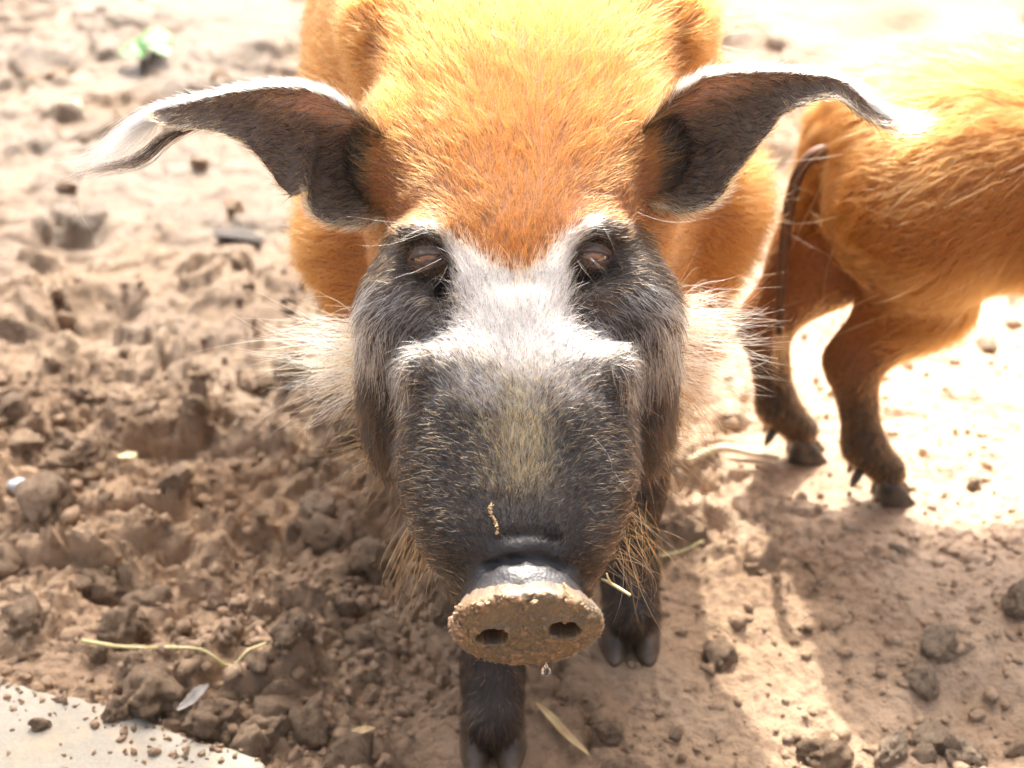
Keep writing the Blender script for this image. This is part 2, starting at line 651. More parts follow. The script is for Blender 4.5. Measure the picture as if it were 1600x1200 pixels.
cran_rows = [
    (0.120, -0.005, 0.062, -0.140, -0.065, 2.2),
    (0.150, -0.005, 0.076, -0.155, -0.035, 2.3),
    (0.180, -0.005, 0.0825, -0.165, -0.012, 2.3),
    (0.212, -0.005, 0.0870, -0.170, 0.002, 2.3),
    (0.2414, -0.005, 0.0895, -0.170, 0.0062, 2.35),
    (0.288, -0.005, 0.0905, -0.165, 0.0022, 2.45),
    (0.338, -0.003, 0.0930, -0.155, -0.0085, 2.4),
    (0.378, 0.0, 0.092, -0.145, -0.023, 2.3),
    (0.424, 0.0, 0.090, -0.13, -0.045, 2.3),
    (0.470, 0.0, 0.080, -0.12, -0.073, 2.2)]

adds = [loft((0, 0, 0), (0, 1, 0), (1, 0, 0), (0, 0, 1), body_rows, 0.05),
        loft(DISC, HE1, HE2, HE3, cran_rows, 0.06),
        loft(DISC, HE1, HE2, HE3, muzzle_rows, 0.012),
        loft(DISC, (0, 1, 0), (1, 0, 0), (0, 0, 1), nose_rows, 0.008)]
for s, eye, zx, wx in ((-1, EYE_L, 631, 654), (1, EYE_R, 991, 964)):
    adds.append(ell(W(zx, 470, 1.046), (0.027, 0.034, 0.030), 0.02))                        # cheek bone below the eye
    adds.append(ell(W(zx - s * 2, 530, 1.050), (0.023, 0.034, 0.036), 0.025))
    adds.append(ell(W(wx, 572, 0.974), (0.0100, 0.015, 0.011), 0.014))                      # bony wart on the muzzle
    adds.append(ell(eye + np.array([s * 0.003, 0.010, 0.015]), (0.018, 0.010, 0.006), 0.018))    # brow
    adds.append(ell(W(808 + s * 215, 245, 1.135), (0.018, 0.028, 0.032), 0.035))             # ear root
    adds.append(ell(W(808 + s * 180, 640, 1.065), (0.026, 0.05, 0.045), 0.04))              # jowl
    adds.append(ell((0.012 + s * 0.105, 1.34, 0.535), (0.03, 0.10, 0.045), 0.05))           # shoulder blade
adds += leg_front(FOOT_FL, (-0.085, 1.26, 0.36))
adds += leg_front(FOOT_FR, (0.125, 1.32, 0.36))
adds += leg_hind(FOOT_HL, (-0.09, 2.03, 0.38))
adds += leg_hind(FOOT_HR, (0.12, 2.05, 0.38))
subs = []
for s, eye in ((-1, EYE_L), (1, EYE_R)):
    subs.append(ell(eye + np.array([s * 0.001, -0.012, 0.002]), (0.0165, 0.016, 0.0135), 0.012))
    subs.append(ell(eye + np.array([-s * 0.013, -0.012, -0.020]), (0.007, 0.010, 0.016), 0.012))
for nx_, nz_ in ((-0.0205, 0.0005), (0.0235, 0.0045)):
    subs.append(cone(DISC + np.array([nx_, -0.01, nz_]), DISC + np.array([nx_ * 0.8, 0.032, nz_ - 0.004]), 0.0125, 0.009, 0.002))
# the crease above the nose
CREASE = [W(765, 886, 0.872), W(800, 876, 0.872), W(845, 875, 0.872), W(880, 886, 0.872)]
for a_, b_ in zip(CREASE[:-1], CREASE[1:]):
    subs.append(cone(a_, b_, 0.0030, 0.0030, 0.005))
    up_ = np.array([0, 0.010, 0.0125])
    subs.append(cone(a_ * 0.9 + b_ * 0.1 + up_, a_ * 0.1 + b_ * 0.9 + up_, 0.0014, 0.0014, 0.004))
SDF1 = make_sdf(adds, subs)

# ------------------------------------------------------------------ hair
ORANGE = np.array([0.38, 0.116, 0.022]); DEEP = np.array([0.26, 0.071, 0.014]); GOLD = np.array([0.70, 0.41, 0.125])
WHITE = np.array([0.82, 0.80, 0.75]); BLACK = np.array([0.010, 0.0072, 0.0056]); BROWN = np.array([0.085, 0.040, 0.019])
CREAM = np.array([0.76, 0.60, 0.37]); GREY = np.array([0.36, 0.34, 0.32]); SAND = np.array([0.43, 0.145, 0.034])


def hair_obj(name, pts, rad, col, parent, tip=0.15, mat=None):
    n, k, _ = pts.shape
    cu = bpy.data.hair_curves.new(name)
    cu.add_curves([k] * n)
    cu.attributes['position'].data.foreach_set('vector', np.ascontiguousarray(pts, np.float32).ravel())
    t = np.linspace(0, 1, k)
    prof = 1 - (1 - tip) * t ** 1.6
    r = (np.asarray(rad).reshape(-1, 1) * prof[None, :]).astype(np.float32)
    at = cu.attributes.get('radius') or cu.attributes.new('radius', 'FLOAT', 'POINT')
    at.data.foreach_set('value', r.ravel())
    ca = cu.attributes.new('hcol', 'FLOAT_COLOR', 'CURVE')
    c4 = np.ones((n, 4), np.float32)
    c4[:, :3] = col
    ca.data.foreach_set('color', c4.ravel())
    cu.materials.append(mat or MAT_HAIR)
    o = bpy.data.objects.new(name, cu)
    COL.objects.link(o)
    if parent is not None:
        o.parent = parent
        o.matrix_parent_inverse = Matrix.Translation(-Vector(parent.location))
    return o


def scatter(V, F, NV, dens, jit_seed=1):
    """random roots on a quad mesh; dens: hairs per square metre at each vertex"""
    rng = np.random.default_rng(jit_seed)
    T = np.concatenate([F[:, [0, 1, 2]], F[:, [0, 2, 3]]])
    a, b, c = V[T[:, 0]], V[T[:, 1]], V[T[:, 2]]
    ar = 0.5 * np.linalg.norm(np.cross(b - a, c - a), axis=1)
    want = ar * dens[T].mean(1)
    cnt = np.floor(want + rng.random(len(T))).astype(int)
    ti = np.repeat(np.arange(len(T)), cnt)
    r1 = np.sqrt(rng.random(len(ti))); r2 = rng.random(len(ti))
    w = np.stack([1 - r1, r1 * (1 - r2), r1 * r2], -1)
    P = (V[T[ti]] * w[..., None]).sum(1)
    Nn = unit((NV[T[ti]] * w[..., None]).sum(1))
    return P, Nn


def strands(P, Nn, D, L, lift, k=5, curl=0.25, rough=0.15, rng=RNG, droop=0.0, back=0.35):
    """hairs that leave the skin at `lift` and lie down along D"""
    n = len(P)
    D = unit(D - Nn * (D * Nn).sum(1, keepdims=True))
    side = np.cross(Nn, D)
    D = unit(D + side * rng.normal(0, rough, (n, 1)) + 0)
    side = np.cross(Nn, D)
    lift = np.asarray(lift).reshape(-1, 1) * np.clip(1 + rng.normal(0, 0.35, (n, 1)), 0.2, 2)
    d0 = unit(D + Nn * lift)
    L = np.asarray(L).reshape(-1, 1) * np.clip(1 + rng.normal(0, 0.22, (n, 1)), 0.45, 1.7)
    bend = -Nn * lift * back + side * rng.normal(0, curl, (n, 1)) + np.array([0, 0, -1.0]) * droop
    s = np.linspace(0, 1, k).reshape(1, -1, 1)
    return P[:, None] - Nn[:, None] * 0.0006 + L[:, None] * (s * d0[:, None] + 0.5 * s * s * bend[:, None])


def pick(n, choices, rng=RNG, var=0.16):
    """random colours: choices = [(weight, colour)...]"""
    w = np.array([c[0] for c in choices], float)
    i = rng.choice(len(w), n, p=w / w.sum())
    c = np.array([c[1] for c in choices])[i]
    return np.clip(c * np.exp(rng.normal(0, var, (n, 1))), 0.004, 0.95)


def guided(paths, n, k, rng, s_root=0.003, s_mid=0.006, s_tip=0.012, shorten=0.35):
    """hairs that follow random mixes of guide lines (each a list of points)"""
    G_ = []
    for p in paths:
        p = np.array(p, float)
        t, q = crom(np.linspace(0, 1, len(p)), p, k)
        G_.append(q)
    G_ = np.array(G_)
    m = len(G_)
    f = rng.random(n) * (m - 1) if m > 1 else np.zeros(n)
    i = np.clip(f.astype(int), 0, max(0, m - 2))
    w = (f - i)[:, None, None]
    base = G_[i] * (1 - w) + G_[np.minimum(i + 1, m - 1)] * w
    o0 = rng.normal(0, 1, (n, 3)) * s_root; o1 = rng.normal(0, 1, (n, 3)) * s_mid; o2 = rng.normal(0, 1, (n, 3)) * s_tip
    cut = (1 - shorten * rng.random(n) ** 1.5)[:, None]
    tt = np.linspace(0, 1, k)[None] * cut
    idx = tt * (k - 1)
    a = np.clip(idx.astype(int), 0, k - 2); fr = (idx - a)[..., None]
    r = np.arange(n)[:, None]
    P = base[r, a] * (1 - fr) + base[r, a + 1] * fr
    t3 = tt[..., None]
    return P + o0[:, None] * (1 - t3) + o1[:, None] * (4 * t3 * (1 - t3)) + o2[:, None] * t3 ** 2


# ------------------------------------------------------------------ main hog: marking zones of the head (traced on the face)
BLAZE = [(648, 352), (664, 344), (688, 350), (716, 374), (748, 392), (780, 420), (803, 428), (828, 418), (856, 392), (888, 362), (918, 340),
         (944, 336), (936, 348), (912, 370), (893, 410), (889, 468), (915, 515), (965, 540), (960, 552), (930, 556), (868, 560), (760, 560),
         (690, 556), (668, 552), (668, 540), (700, 515), (716, 470), (706, 405), (690, 374), (668, 358)]
EYEZ_L = [(640, 346), (672, 350), (694, 372), (708, 405), (718, 470), (702, 505), (672, 470), (640, 446), (600, 434), (572, 470), (552, 462), (560, 400), (596, 372), (620, 352)]
EYEZ_R = [(946, 340), (918, 360), (898, 400), (888, 470), (904, 508), (935, 474), (975, 450), (1008, 436), (1038, 470), (1056, 462), (1050, 400), (1018, 366), (975, 348)]
BONE_L = [(600, 428), (640, 442), (702, 500), (706, 526), (656, 552), (630, 570), (626, 592), (600, 606), (572, 574), (552, 530), (552, 462)]
BONE_R = [(1010, 430), (975, 446), (905, 502), (914, 528), (966, 548), (985, 566), (990, 594), (1016, 608), (1044, 578), (1062, 530), (1060, 462)]


def muzzle_mix(u, v, P):
    n = 22 * vnoise(P * 55, 66)
    pw = 0.90 * (1 - sstep(550, 690, v + 1.6 * n)) ** 1.3 * (1 - 0.80 * sstep(50, 140, np.abs(u - 812)))
    pg = (1 - pw) * 0.92 * np.exp(-((u - 814 + n) / 46) ** 2) * (1 - sstep(735, 800, v))
    return pw, pg


def zones(P):
    """0 body orange, 1 forehead, 2 blaze, 3 eye patch, 4 cheek bone, 5 muzzle, 6 stripe, 7 dark jowl, 8 leg, 9 upper muzzle"""
    u, v = project(P)
    th, vh = head_t(P)
    z = np.zeros(len(P), int)
    head = (vh > -0.185) & (th < 0.40) & (P[:, 1] < 1.17) & (P[:, 2] > 0.22)
    z[head & (v < 470)] = 1
    z[head & (v >= 425) & (vh < -0.02)] = 7
    z[head & (v >= 470)] = 7
    muz = head & (np.abs(u - 810) < 196) & (v > 548) & (th < 0.205) & (vh > -0.075) & (P[:, 1] < 1.03)
    z[muz] = 5
    fr = head & (P[:, 1] < 1.09)
    for poly, k in ((EYEZ_L, 3), (EYEZ_R, 3), (BONE_L, 4), (BONE_R, 4), (BLAZE, 2)):
        z[fr & in_poly(u, v, poly)] = k
    z[(P[:, 1] < 1.15) & (P[:, 2] > 0.3) & (((u < 578) & (v > 160) & (v < 352)) | ((u > 1030) & (v > 150) & (v < 335)))] = 3
    z[~head & (P[:, 2] < 0.215) & (P[:, 1] < 1.30)] = 8
    z[~head & (P[:, 2] < 0.17)] = 8
    return z, u, v


ZONE_MIX = {
    0: [(6, ORANGE * 0.82), (3, SAND * 0.82), (1, DEEP)],
    1: [(5, ORANGE), (3.6, DEEP), (2.0, BROWN), (0.8, SAND)],
    2: [(9, WHITE), (1.2, CREAM), (0.3, GREY)],
    3: [(6, BLACK), (3, BROWN), (0.8, GOLD), (0.5, GREY)],
    4: [(5.2, WHITE), (1.2, CREAM), (3.8, BLACK), (0.5, GREY)],
    5: [(7.4, BLACK), (2.2, BROWN), (1.1, GOLD * 0.85)],
    6: [(5.5, GOLD), (3.5, CREAM), (0.7, BLACK)],
    7: [(9, BLACK), (2.0, BROWN), (0.4, DEEP)],
    8: [(7, BLACK), (3, BROWN), (0.5, GOLD * 0.6)],
    9: [(4, BLACK), (2.6, GOLD), (2.2, CREAM), (1, WHITE)]}
ZONE_SKIN = np.array([(0.26, 0.085, 0.022), (0.20, 0.07, 0.022), (0.42, 0.375, 0.345), (0.030, 0.022, 0.019), (0.060, 0.045, 0.040),
                      (0.018, 0.014, 0.012), (0.15, 0.11, 0.075), (0.024, 0.018, 0.016), (0.035, 0.026, 0.021), (0.055, 0.052, 0.056)])
# hairs per cm2, length m, lift, radius
ZONE_DENS = np.array([24, 48, 40, 30, 28, 38, 40, 28, 40, 32]) * 1e4
ZONE_LIFT = np.array([0.32, 0.42, 0.45, 0.35, 0.45, 0.55, 0.55, 0.40, 0.22, 0.60])

_g = [  # photo x, y, direction x, y, length
    (818, 845, 0, -1, .0045), (770, 840, -.5, -.8, .0055), (868, 840, .5, -.8, .0055), (700, 850, -.9, -.1, .008), (935, 850, .9, -.1, .008),
    (660, 800, -1, 0, .0075), (970, 800, 1, 0, .0075), (810, 760, .0, -1, .0095), (740, 760, -.7, -.6, .0065), (880, 760, .7, -.6, .0065),
    (810, 680, 0, -1, .0105), (720, 690, -.8, -.3, .0065), (900, 690, .8, -.3, .0065), (640, 700, -1, .2, .0065), (985, 700, 1, .2, .0065),
    (640, 620, -1, .1, .0065), (980, 620, 1, .1, .0065), (720, 610, -.6, -.5, .0075), (900, 610, .6, -.5, .0075),
    (810, 600, 0, -1, .008), (740, 560, -.35, -.9, .009), (890, 560, .35, -.9, .009), (680, 550, -.7, -.6, .010), (950, 545, .7, -.6, .010),
    (810, 500, 0, -1, .015), (735, 480, -.25, -1, .014), (880, 480, .25, -1, .014), (810, 430, 0, -1, .017), (720, 400, -.25, -1, .015),
    (895, 400, .25, -1, .015), (665, 345, -.9, -.4, .008), (935, 338, .9, -.4, .008),
    (690, 490, -.7, .6, .010), (925, 490, .7, .6, .010), (640, 470, -.8, .6, .016), (975, 470, .8, .6, .016), (585, 470, -.9, .45, .016),
    (1030, 470, .9, .45, .016), (650, 530, -.45, .9, .017), (965, 530, .45, .9, .017), (600, 530, -.25, 1, .019), (1020, 530, .25, 1, .019),
    (620, 590, .05, 1, .018), (1000, 590, -.05, 1, .018),
    (640, 420, -1, .25, .008), (970, 420, 1, .25, .008), (590, 400, -1, .2, .010), (1030, 400, 1, .2, .010), (655, 360, -.9, -.3, .007),
    (945, 360, .9, -.3, .007),
    (810, 370, 0, -1, .016), (740, 330, -.3, -1, .015), (870, 330, .3, -1, .015), (640, 300, -.9, -.5, .014), (975, 300, .9, -.5, .014),
    (590, 340, -1, .1, .013), (1020, 340, 1, .1, .013), (810, 270, 0, -1, .017), (720, 230, -.4, -1, .018), (900, 230, .4, -1, .018),
    (600, 230, -.9, -.5, .016), (1010, 230, .9, -.5, .016), (810, 180, 0, -1, .020),
    (575, 600, -.5, .85, .014), (1045, 600, .5, .85, .014), (600, 700, -.4, .9, .016), (1025, 700, .4, .9, .016)]
GUIDE = np.array(_g)
CAM_R = np.array([1.0, 0, 0]); CAM_U = np.array([0, SP, CP])


def flow(P, u, v, z):
    """direction and length of the hair at each root"""
    d2 = (u[:, None] - GUIDE[None, :, 0]) ** 2 + (v[:, None] - GUIDE[None, :, 1]) ** 2 + 60
    w = 1 / d2 ** 1.6
    w /= w.sum(1, keepdims=True)
    gd = unit(np.concatenate([GUIDE[:, 2:4], np.zeros((len(GUIDE), 1))], 1))
    dxy = w @ gd[:, :2]
    L = w @ GUIDE[:, 4]
    L = np.where(z == 1, L * 0.78, L)
    Dh = dxy[:, :1] * CAM_R - dxy[:, 1:] * CAM_U
    Db = np.stack([np.sign(P[:, 0] - 0.014) * 0.25 * np.abs(P[:, 0]) / 0.2, np.full(len(P), 0.85), -0.45 * np.clip(np.abs(P[:, 0]) / 0.2, 0, 1) + 0.0 * P[:, 2]], 1)
    Dl = np.tile(np.array([0.0, 0.15, -1.0]), (len(P), 1))
    hw = (z >= 1) & (z != 8)
    D = np.where(hw[:, None], Dh, Db)
    D = np.where((z == 8)[:, None], Dl, D)
    # blend forehead into the mane
    k = (sstep(1.07, 1.14, P[:, 1]) * (z == 1))[:, None]
    D = D * (1 - k) + Db * k
    Lb = 0.018 + 0.012 * sstep(0.10, 0.2, np.abs(P[:, 0])) + 0.010 * (P[:, 2] < 0.3)
    L = np.where(z == 0, Lb, L)
    L = np.where(z == 8, np.where(P[:, 2] < 0.05, 0.013, 0.009), L)
    L = np.where(z == 1, L * (1 - k[:, 0]) + 0.017 * k[:, 0], L)
    return D, L


def bare_nose(P):
    """1 on the hairless snout behind the disc"""
    q = P - DISC
    r = np.hypot(q[:, 0] / 0.050, 0)
    top = 1 - sstep(0.030, 0.042, q[:, 1] + 0.20 * np.abs(q[:, 0]))
    return top * (q[:, 2] > -0.055)


HOG = empty('red_hog', (0.014, 1.5, 0))
tag(HOG, 'large orange-red hog with white blaze, black muzzle and muddy snout, facing the viewer', 'hog', 'hogs in the mud pen')


def skin_material():
    m, nt, b = new_mat('hog_skin')
    at = N(nt, 'ShaderNodeVertexColor', layer_name='Col')
    tc = N(nt, 'ShaderNodeTexCoord')
    n = N(nt, 'ShaderNodeTexNoise', Scale=260.0, Detail=6, Roughness=0.6)
    n2 = N(nt, 'ShaderNodeTexVoronoi', Scale=420.0)
    nt.links.new(tc.outputs['Object'], n.inputs['Vector'])
    nt.links.new(tc.outputs['Object'], n2.inputs['Vector'])
    mx = N(nt, 'ShaderNodeMix', data_type='RGBA', blend_type='MULTIPLY')
    mx.inputs[0].default_value = 0.8
    nt.links.new(at.outputs['Color'], mx.inputs[6])
    nt.links.new(ramp(nt, n.outputs['Fac'], [(0.3, (0.6, 0.6, 0.6)), (0.7, (1.25, 1.25, 1.25))]), mx.inputs[7])
    nt.links.new(mx.outputs[2], b.inputs['Base Color'])
    nt.links.new(at.outputs['Alpha'], b.inputs['Roughness'])
    bm = N(nt, 'ShaderNodeBump', Strength=0.25, Distance=0.001)
    ad = N(nt, 'ShaderNodeMath', operation='ADD')
    nt.links.new(n.outputs['Fac'], ad.inputs[0])
    nt.links.new(n2.outputs['Distance'], ad.inputs[1])
    nt.links.new(ad.outputs[0], bm.inputs['Height'])
    nt.links.new(bm.outputs[0], b.inputs['Normal'])
    return m


MAT_SKIN = skin_material()


def build_main_body():
    V, F, NV = surface_nets(SDF1, (-0.27, 0.80, -0.012), (0.29, 2.34, 0.64), 0.0036)
    # wrinkles on the bare snout
    bn = bare_nose(V)
    q = V - DISC
    wr = np.sin((q[:, 1] * 520 + 6 * vnoise(V * 60, 3))) * 0.0007 * sstep(0.010, 0.02, q[:, 1]) + 0.0006 * fbm(V * 240, 2, 8)
    V = V + NV * (wr * bn)[:, None]
    z, u, v = zones(V + RNG.normal(0, 0.0012, V.shape))
    col = np.ones((len(V), 4), np.float32)
    col[:, :3] = ZONE_SKIN[z]
    pw, pg = muzzle_mix(u, v, V)
    kk = ((z == 5) * np.clip(0.95 * pw + 0.5 * pg, 0, 1))[:, None]
    col[:, :3] = col[:, :3] * (1 - kk) + (np.array([0.46, 0.41, 0.38]) * pw[:, None] + np.array([0.26, 0.19, 0.11]) * pg[:, None]) / np.maximum(pw + pg, 0.01)[:, None] * kk
    col[:, 3] = np.where((z == 5) | (z == 9) | (z == 6), 0.55, 0.65)
    pale = sstep(0.018, 0.004, q[:, 1]) * (q[:, 2] > -0.02)
    noseskin = np.array([0.030, 0.027, 0.028]) * (1 - pale[:, None]) + np.array([0.060, 0.048, 0.040]) * pale[:, None]
    col[:, :3] = col[:, :3] * (1 - bn[:, None]) + noseskin * bn[:, None]
    col[:, 3] = col[:, 3] * (1 - bn) + 0.46 * bn
    body = mesh_obj('body', V, F, MAT_SKIN, HOG, cols=col)
    if not FUR: return body
    dens = ZONE_DENS[z]
    dens = np.where((z == 0) & (V[:, 1] > 1.75), dens * 0.3, dens)
    dens = np.where((z == 0) & (V[:, 2] > 0.45) & (V[:, 1] < 1.55), dens * 1.3, dens)
    dens = dens * (1 - sstep(0.15, 0.6, bn))
    for eye in (EYE_L, EYE_R):
        dens = dens * sstep(0.0095, 0.0130, np.linalg.norm((V - eye) * np.array([1, 1, 1.15]), axis=1))
    dens = np.where((z == 8) & (V[:, 2] < 0.022), 0, dens)
    P, Nn = scatter(V, F, NV, dens, 3)
    jit = RNG.normal(0, 0.0028, P.shape)
    low = (P[:, 1] < 1.0)[:, None]
    jit = np.where(low, jit * 2.3, jit) + np.where(low, 0.006, 0.003) * np.stack([vnoise(P * 70, 61), vnoise(P * 70, 62), vnoise(P * 70, 63)], -1)
    z, u, v = zones(P + jit)
    z0, _, _ = zones(P)
    D, L = flow(P, u, v, z0)
    # tufts lean together
    D = unit(D) + 0.30 * np.stack([vnoise(P * 85, 91), vnoise(P * 85, 92), vnoise(P * 85, 93)], -1) + 0.22 * np.stack([vnoise(P * 22, 94), vnoise(P * 22, 95), vnoise(P * 22, 96)], -1)
    S = strands(P, Nn, D, L, ZONE_LIFT[z0], k=5, curl=0.35, rough=0.16, droop=np.where(z == 4, 0.5, 0.05).reshape(-1, 1) * 1.0)
    col = np.zeros((len(P), 3))
    for k, mix in ZONE_MIX.items():
        m = z == k
        col[m] = pick(m.sum(), mix)
    pw, pg = muzzle_mix(u, v, P)
    rr = RNG.random(len(P))
    m = (z == 5) & (rr < pw)
    col[m] = pick(m.sum(), [(5, WHITE), (3, CREAM)])
    m = (z == 5) & (rr >= pw) & (rr < pw + pg)
    col[m] = pick(m.sum(), [(4, GOLD), (3, CREAM)])
    dk = (z == 5) & (rr >= pw + pg) & (RNG.random(len(P)) < sstep(680, 800, v) * (1 - 0.75 * sstep(95, 165, np.abs(u - 812))) * 0.85)
    col[dk] = pick(dk.sum(), [(5, BLACK), (2, BROWN)])
    # browner near the brows and on the crown between the ears
    br = (z == 1) * np.exp(-((v - 310) / 45) ** 2) * np.clip(np.abs(u - 808) / 160, 0.15, 1) * 0.8
    r = RNG.random(len(P)) < br
    col[r] = pick(r.sum(), [(1, BROWN * 1.3), (1, DEEP * 0.6)])
    rad = np.where(z0 == 0, 0.00022, np.where(z0 == 2, 0.00022, np.where(z0 == 1, 0.00017, 0.00020))) * np.clip(1 + RNG.normal(0, 0.2, len(P)), 0.5, 1.6)
    hd = (z0 != 0)
    hair_obj('coat', S[~hd], rad[~hd], col[~hd], body)
    hair_obj('face_hair', S[hd], rad[hd], col[hd], body)
    print('hairs', len(P))
    return body


BODY = build_main_body()

# ------------------------------------------------------------------ snout disc
def disc_material():
    m, nt, b = new_mat('muddy_snout')
    at = N(nt, 'ShaderNodeVertexColor', layer_name='Col')
    tc = N(nt, 'ShaderNodeTexCoord')
    n = N(nt, 'ShaderNodeTexNoise', Scale=700.0, Detail=5)
    nt.links.new(tc.outputs['Object'], n.inputs['Vector'])
    mx = N(nt, 'ShaderNodeMix', data_type='RGBA', blend_type='MULTIPLY')
    mx.inputs[0].default_value = 1.0
    nt.links.new(at.outputs['Color'], mx.inputs[6])
    nt.links.new(ramp(nt, n.outputs['Fac'], [(0.3, (0.65, 0.62, 0.6)), (0.7, (1.2, 1.2, 1.2))]), mx.inputs[7])
    nt.links.new(mx.outputs[2], b.inputs['Base Color'])
    b.inputs['Roughness'].default_value = 0.38
    bm = N(nt, 'ShaderNodeBump', Strength=0.6, Distance=0.0008)
    nt.links.new(n.outputs['Fac'], bm.inputs['Height'])
    nt.links.new(bm.outputs[0], b.inputs['Normal'])
    return m


DN = unit(np.array([0.0, -0.992, -0.12])); DX = unit(np.array([1.0, 0, 0.03])); DU = unit(np.cross(DN, DX)) * -1
if DU[2] < 0: DU = -DU
DW, DH = 0.0465, 0.0310


def disc_outline(th):
    c, s = np.cos(th), np.sin(th)
    n = 2.08
    r = (np.abs(c) ** n + np.abs(s) ** n) ** (-1 / n)
    r = r * (1 + 0.02 * np.sin(3 * th + 0.6) + 0.012 * np.sin(5 * th + 2) + 0.012 * vnoise(np.stack([c * 4, s * 4], -1), 3))
    return c * r * DW, s * r * DH * np.where(s > 0, 0.98, 1.0)


def build_disc():
    nt_, nr = 240, 84
    th = np.linspace(0, 2 * pi, nt_, endpoint=False)
    ox, oy = disc_outline(th)
    V, C = [], []
    rs = np.concatenate([np.linspace(0.0, 1.0, nr), 1 + np.linspace(0.02, 0.5, 10)])
    for r in rs:
        rr = min(r, 1.0)
        back = 0.0
        shrink = 1.0
        if r > 1:
            k = (r - 1) / 0.5
            back = 0.0015 + 0.0125 * k
            shrink = 1.0 - 0.10 * k ** 1.5 + 0.012 * sin(pi * min(1, k * 2))
        x = ox * rr * shrink; y = oy * rr * shrink
        f = 0.0055 * (1 - rr ** 2) - 0.0022 * max(0, (rr - 0.9) / 0.1) ** 2 - back
        f = np.full_like(x, f)
        nos = np.zeros_like(x)
        for cx, cy, rot in ((-0.0205, 0.0005, 0.25), (0.0235, 0.0045, -0.25)):
            a = (x - cx) * cos(rot) + (y - cy) * sin(rot); b = -(x - cx) * sin(rot) + (y - cy) * cos(rot)
            qn = np.hypot(a / 0.0105, b / 0.0066) * (1 + 0.10 * vnoise(np.stack([x * 300, y * 300], -1), 5))
            nos = np.maximum(nos, 1 - sstep(0.62, 1.0, qn))
            f = f + 0.0016 * np.exp(-((qn - 1.15) / 0.22) ** 2)
        f = f - 0.024 * nos
        P2 = np.stack([x, y], -1)
        pit = fbm(P2 * 420, 3, 77)
        crust = fbm(P2 * 260 + 9, 4, 78, 0.7)
        edge = sstep(0.72, 1.0, rr) * (y > -0.004) * np.where(x < -0.002, 1.0, 0.55)
        cm = sstep(0.05, 0.45, crust + 0.85 * edge - 0.32) * (1 - nos)
        f = f + 0.0004 * pit + cm * (0.0011 + 0.0011 * edge) * (0.6 + 0.6 * np.abs(crust))
        w = DISC + x[:, None] * DX + y[:, None] * DU + f[:, None] * DN
        V.append(w)
        wet = np.array([0.105, 0.080, 0.048]); mud = np.array([0.235, 0.145, 0.070]); dark = np.array([0.15, 0.060, 0.042])
        film = sstep(-0.4, 0.7, fbm(P2 * 90 + 4, 4, 79))[:, None]
        c = wet * (1 - film * 0.6) + np.array([0.165, 0.110, 0.055]) * film * 0.6
        c = c * (1 - cm[:, None]) + mud * cm[:, None]
        c = c * (1 - nos[:, None]) + dark * nos[:, None]
        if r > 1.1:
            c = c * 0.5 + np.array([0.20, 0.165, 0.145]) * 0.5
        C.append(c)
    V = np.concatenate(V); C = np.concatenate(C)
    i = np.arange(len(rs) - 1)[:, None] * nt_
    j = np.arange(nt_)[None, :]
    j2 = (j + 1) % nt_
    F = np.stack([i + j, i + j2, i + nt_ + j2, i + nt_ + j], -1).reshape(-1, 4)[:, ::-1]
    o = mesh_obj('snout_disc', V, F, disc_material(), HOG, cols=np.concatenate([C, np.ones((len(C), 1))], 1))
    o['label'] = 'flat snout disc caked with tan mud, two dark nostrils'
    # crumbs of mud stuck on the rim
    Vc, Fc = [], []
    rng = np.random.default_rng(5)
    for _ in range(120):
        t = rng.normal(2.55, 0.42) if rng.random() < 0.7 else rng.uniform(0.2, 3.0)
        x, y = disc_outline(np.array([t]))
        q = rng.uniform(0.88, 1.02)
        c = DISC + x * q * DX + y * q * DU + DN * rng.uniform(-0.004, 0.002)
        r = rng.uniform(0.0008, 0.0026) * (1.35 if abs(t - 2.9) < 0.25 else 1)
        lump(Vc, Fc, c, r, rng)
    mesh_obj('mud_crust', np.array(Vc), Fc, MAT_CLOD, o, smooth=False)['kind'] = 'stuff'
    # short bristles round the rim
    n = 520
    t = rng.uniform(0, 2 * pi, n)
    keep = ~((t > 0.9) & (t < 2.2)) | (rng.random(n) < 0.15)
    t = t[keep]
    x, y = disc_outline(t)
    root = DISC + (x * 0.985)[:, None] * DX + (y * 0.985)[:, None] * DU - DN * rng.uniform(0.000, 0.006, (len(t), 1))
    out = unit((x / DW ** 2)[:, None] * DX + (y / DH ** 2)[:, None] * DU + rng.normal(0, 0.3, (len(t), 3)) + DN * 0.25)
    S = strands(root, out, np.cross(out, DN) * rng.choice([-1, 1], (len(t), 1)), np.full(len(t), 0.0042), 3.0, k=4, rng=rng)
    hair_obj('rim_bristles', S, np.full(len(t), 0.00009), pick(len(t), [(2, CREAM), (1, GREY), (1, GOLD)], rng), o)
    return o


def lump(V, F, c, r, rng, sub=1):
    """append one rough crumb"""
    base, faces = ICO[sub]
    n0 = len(V)
    s = rng.uniform(0.5, 1.5, 3) * np.array([1, 1, 0.75])
    off = rng.uniform(0, 50, 3)
    d = 1 + 0.35 * vnoise(base * 1.7 + off, 4) + 0.25 * vnoise(base * 4.1 + off, 6)
    for _ in range(3):
        nrm = unit(rng.normal(0, 1, 3)); ex = np.maximum((base * d[:, None]) @ nrm - rng.uniform(0.3, 0.7), 0)
        d = d - ex * 0.8
    a = rng.uniform(0, 2 * pi)
    R = np.array([[cos(a), -sin(a), 0], [sin(a), cos(a), 0], [0, 0, 1]])
    P = ((base * d[:, None] * s) @ R.T) * r + c
    V.extend(P.tolist())
    F.extend([[n0 + q for q in f] for f in faces])


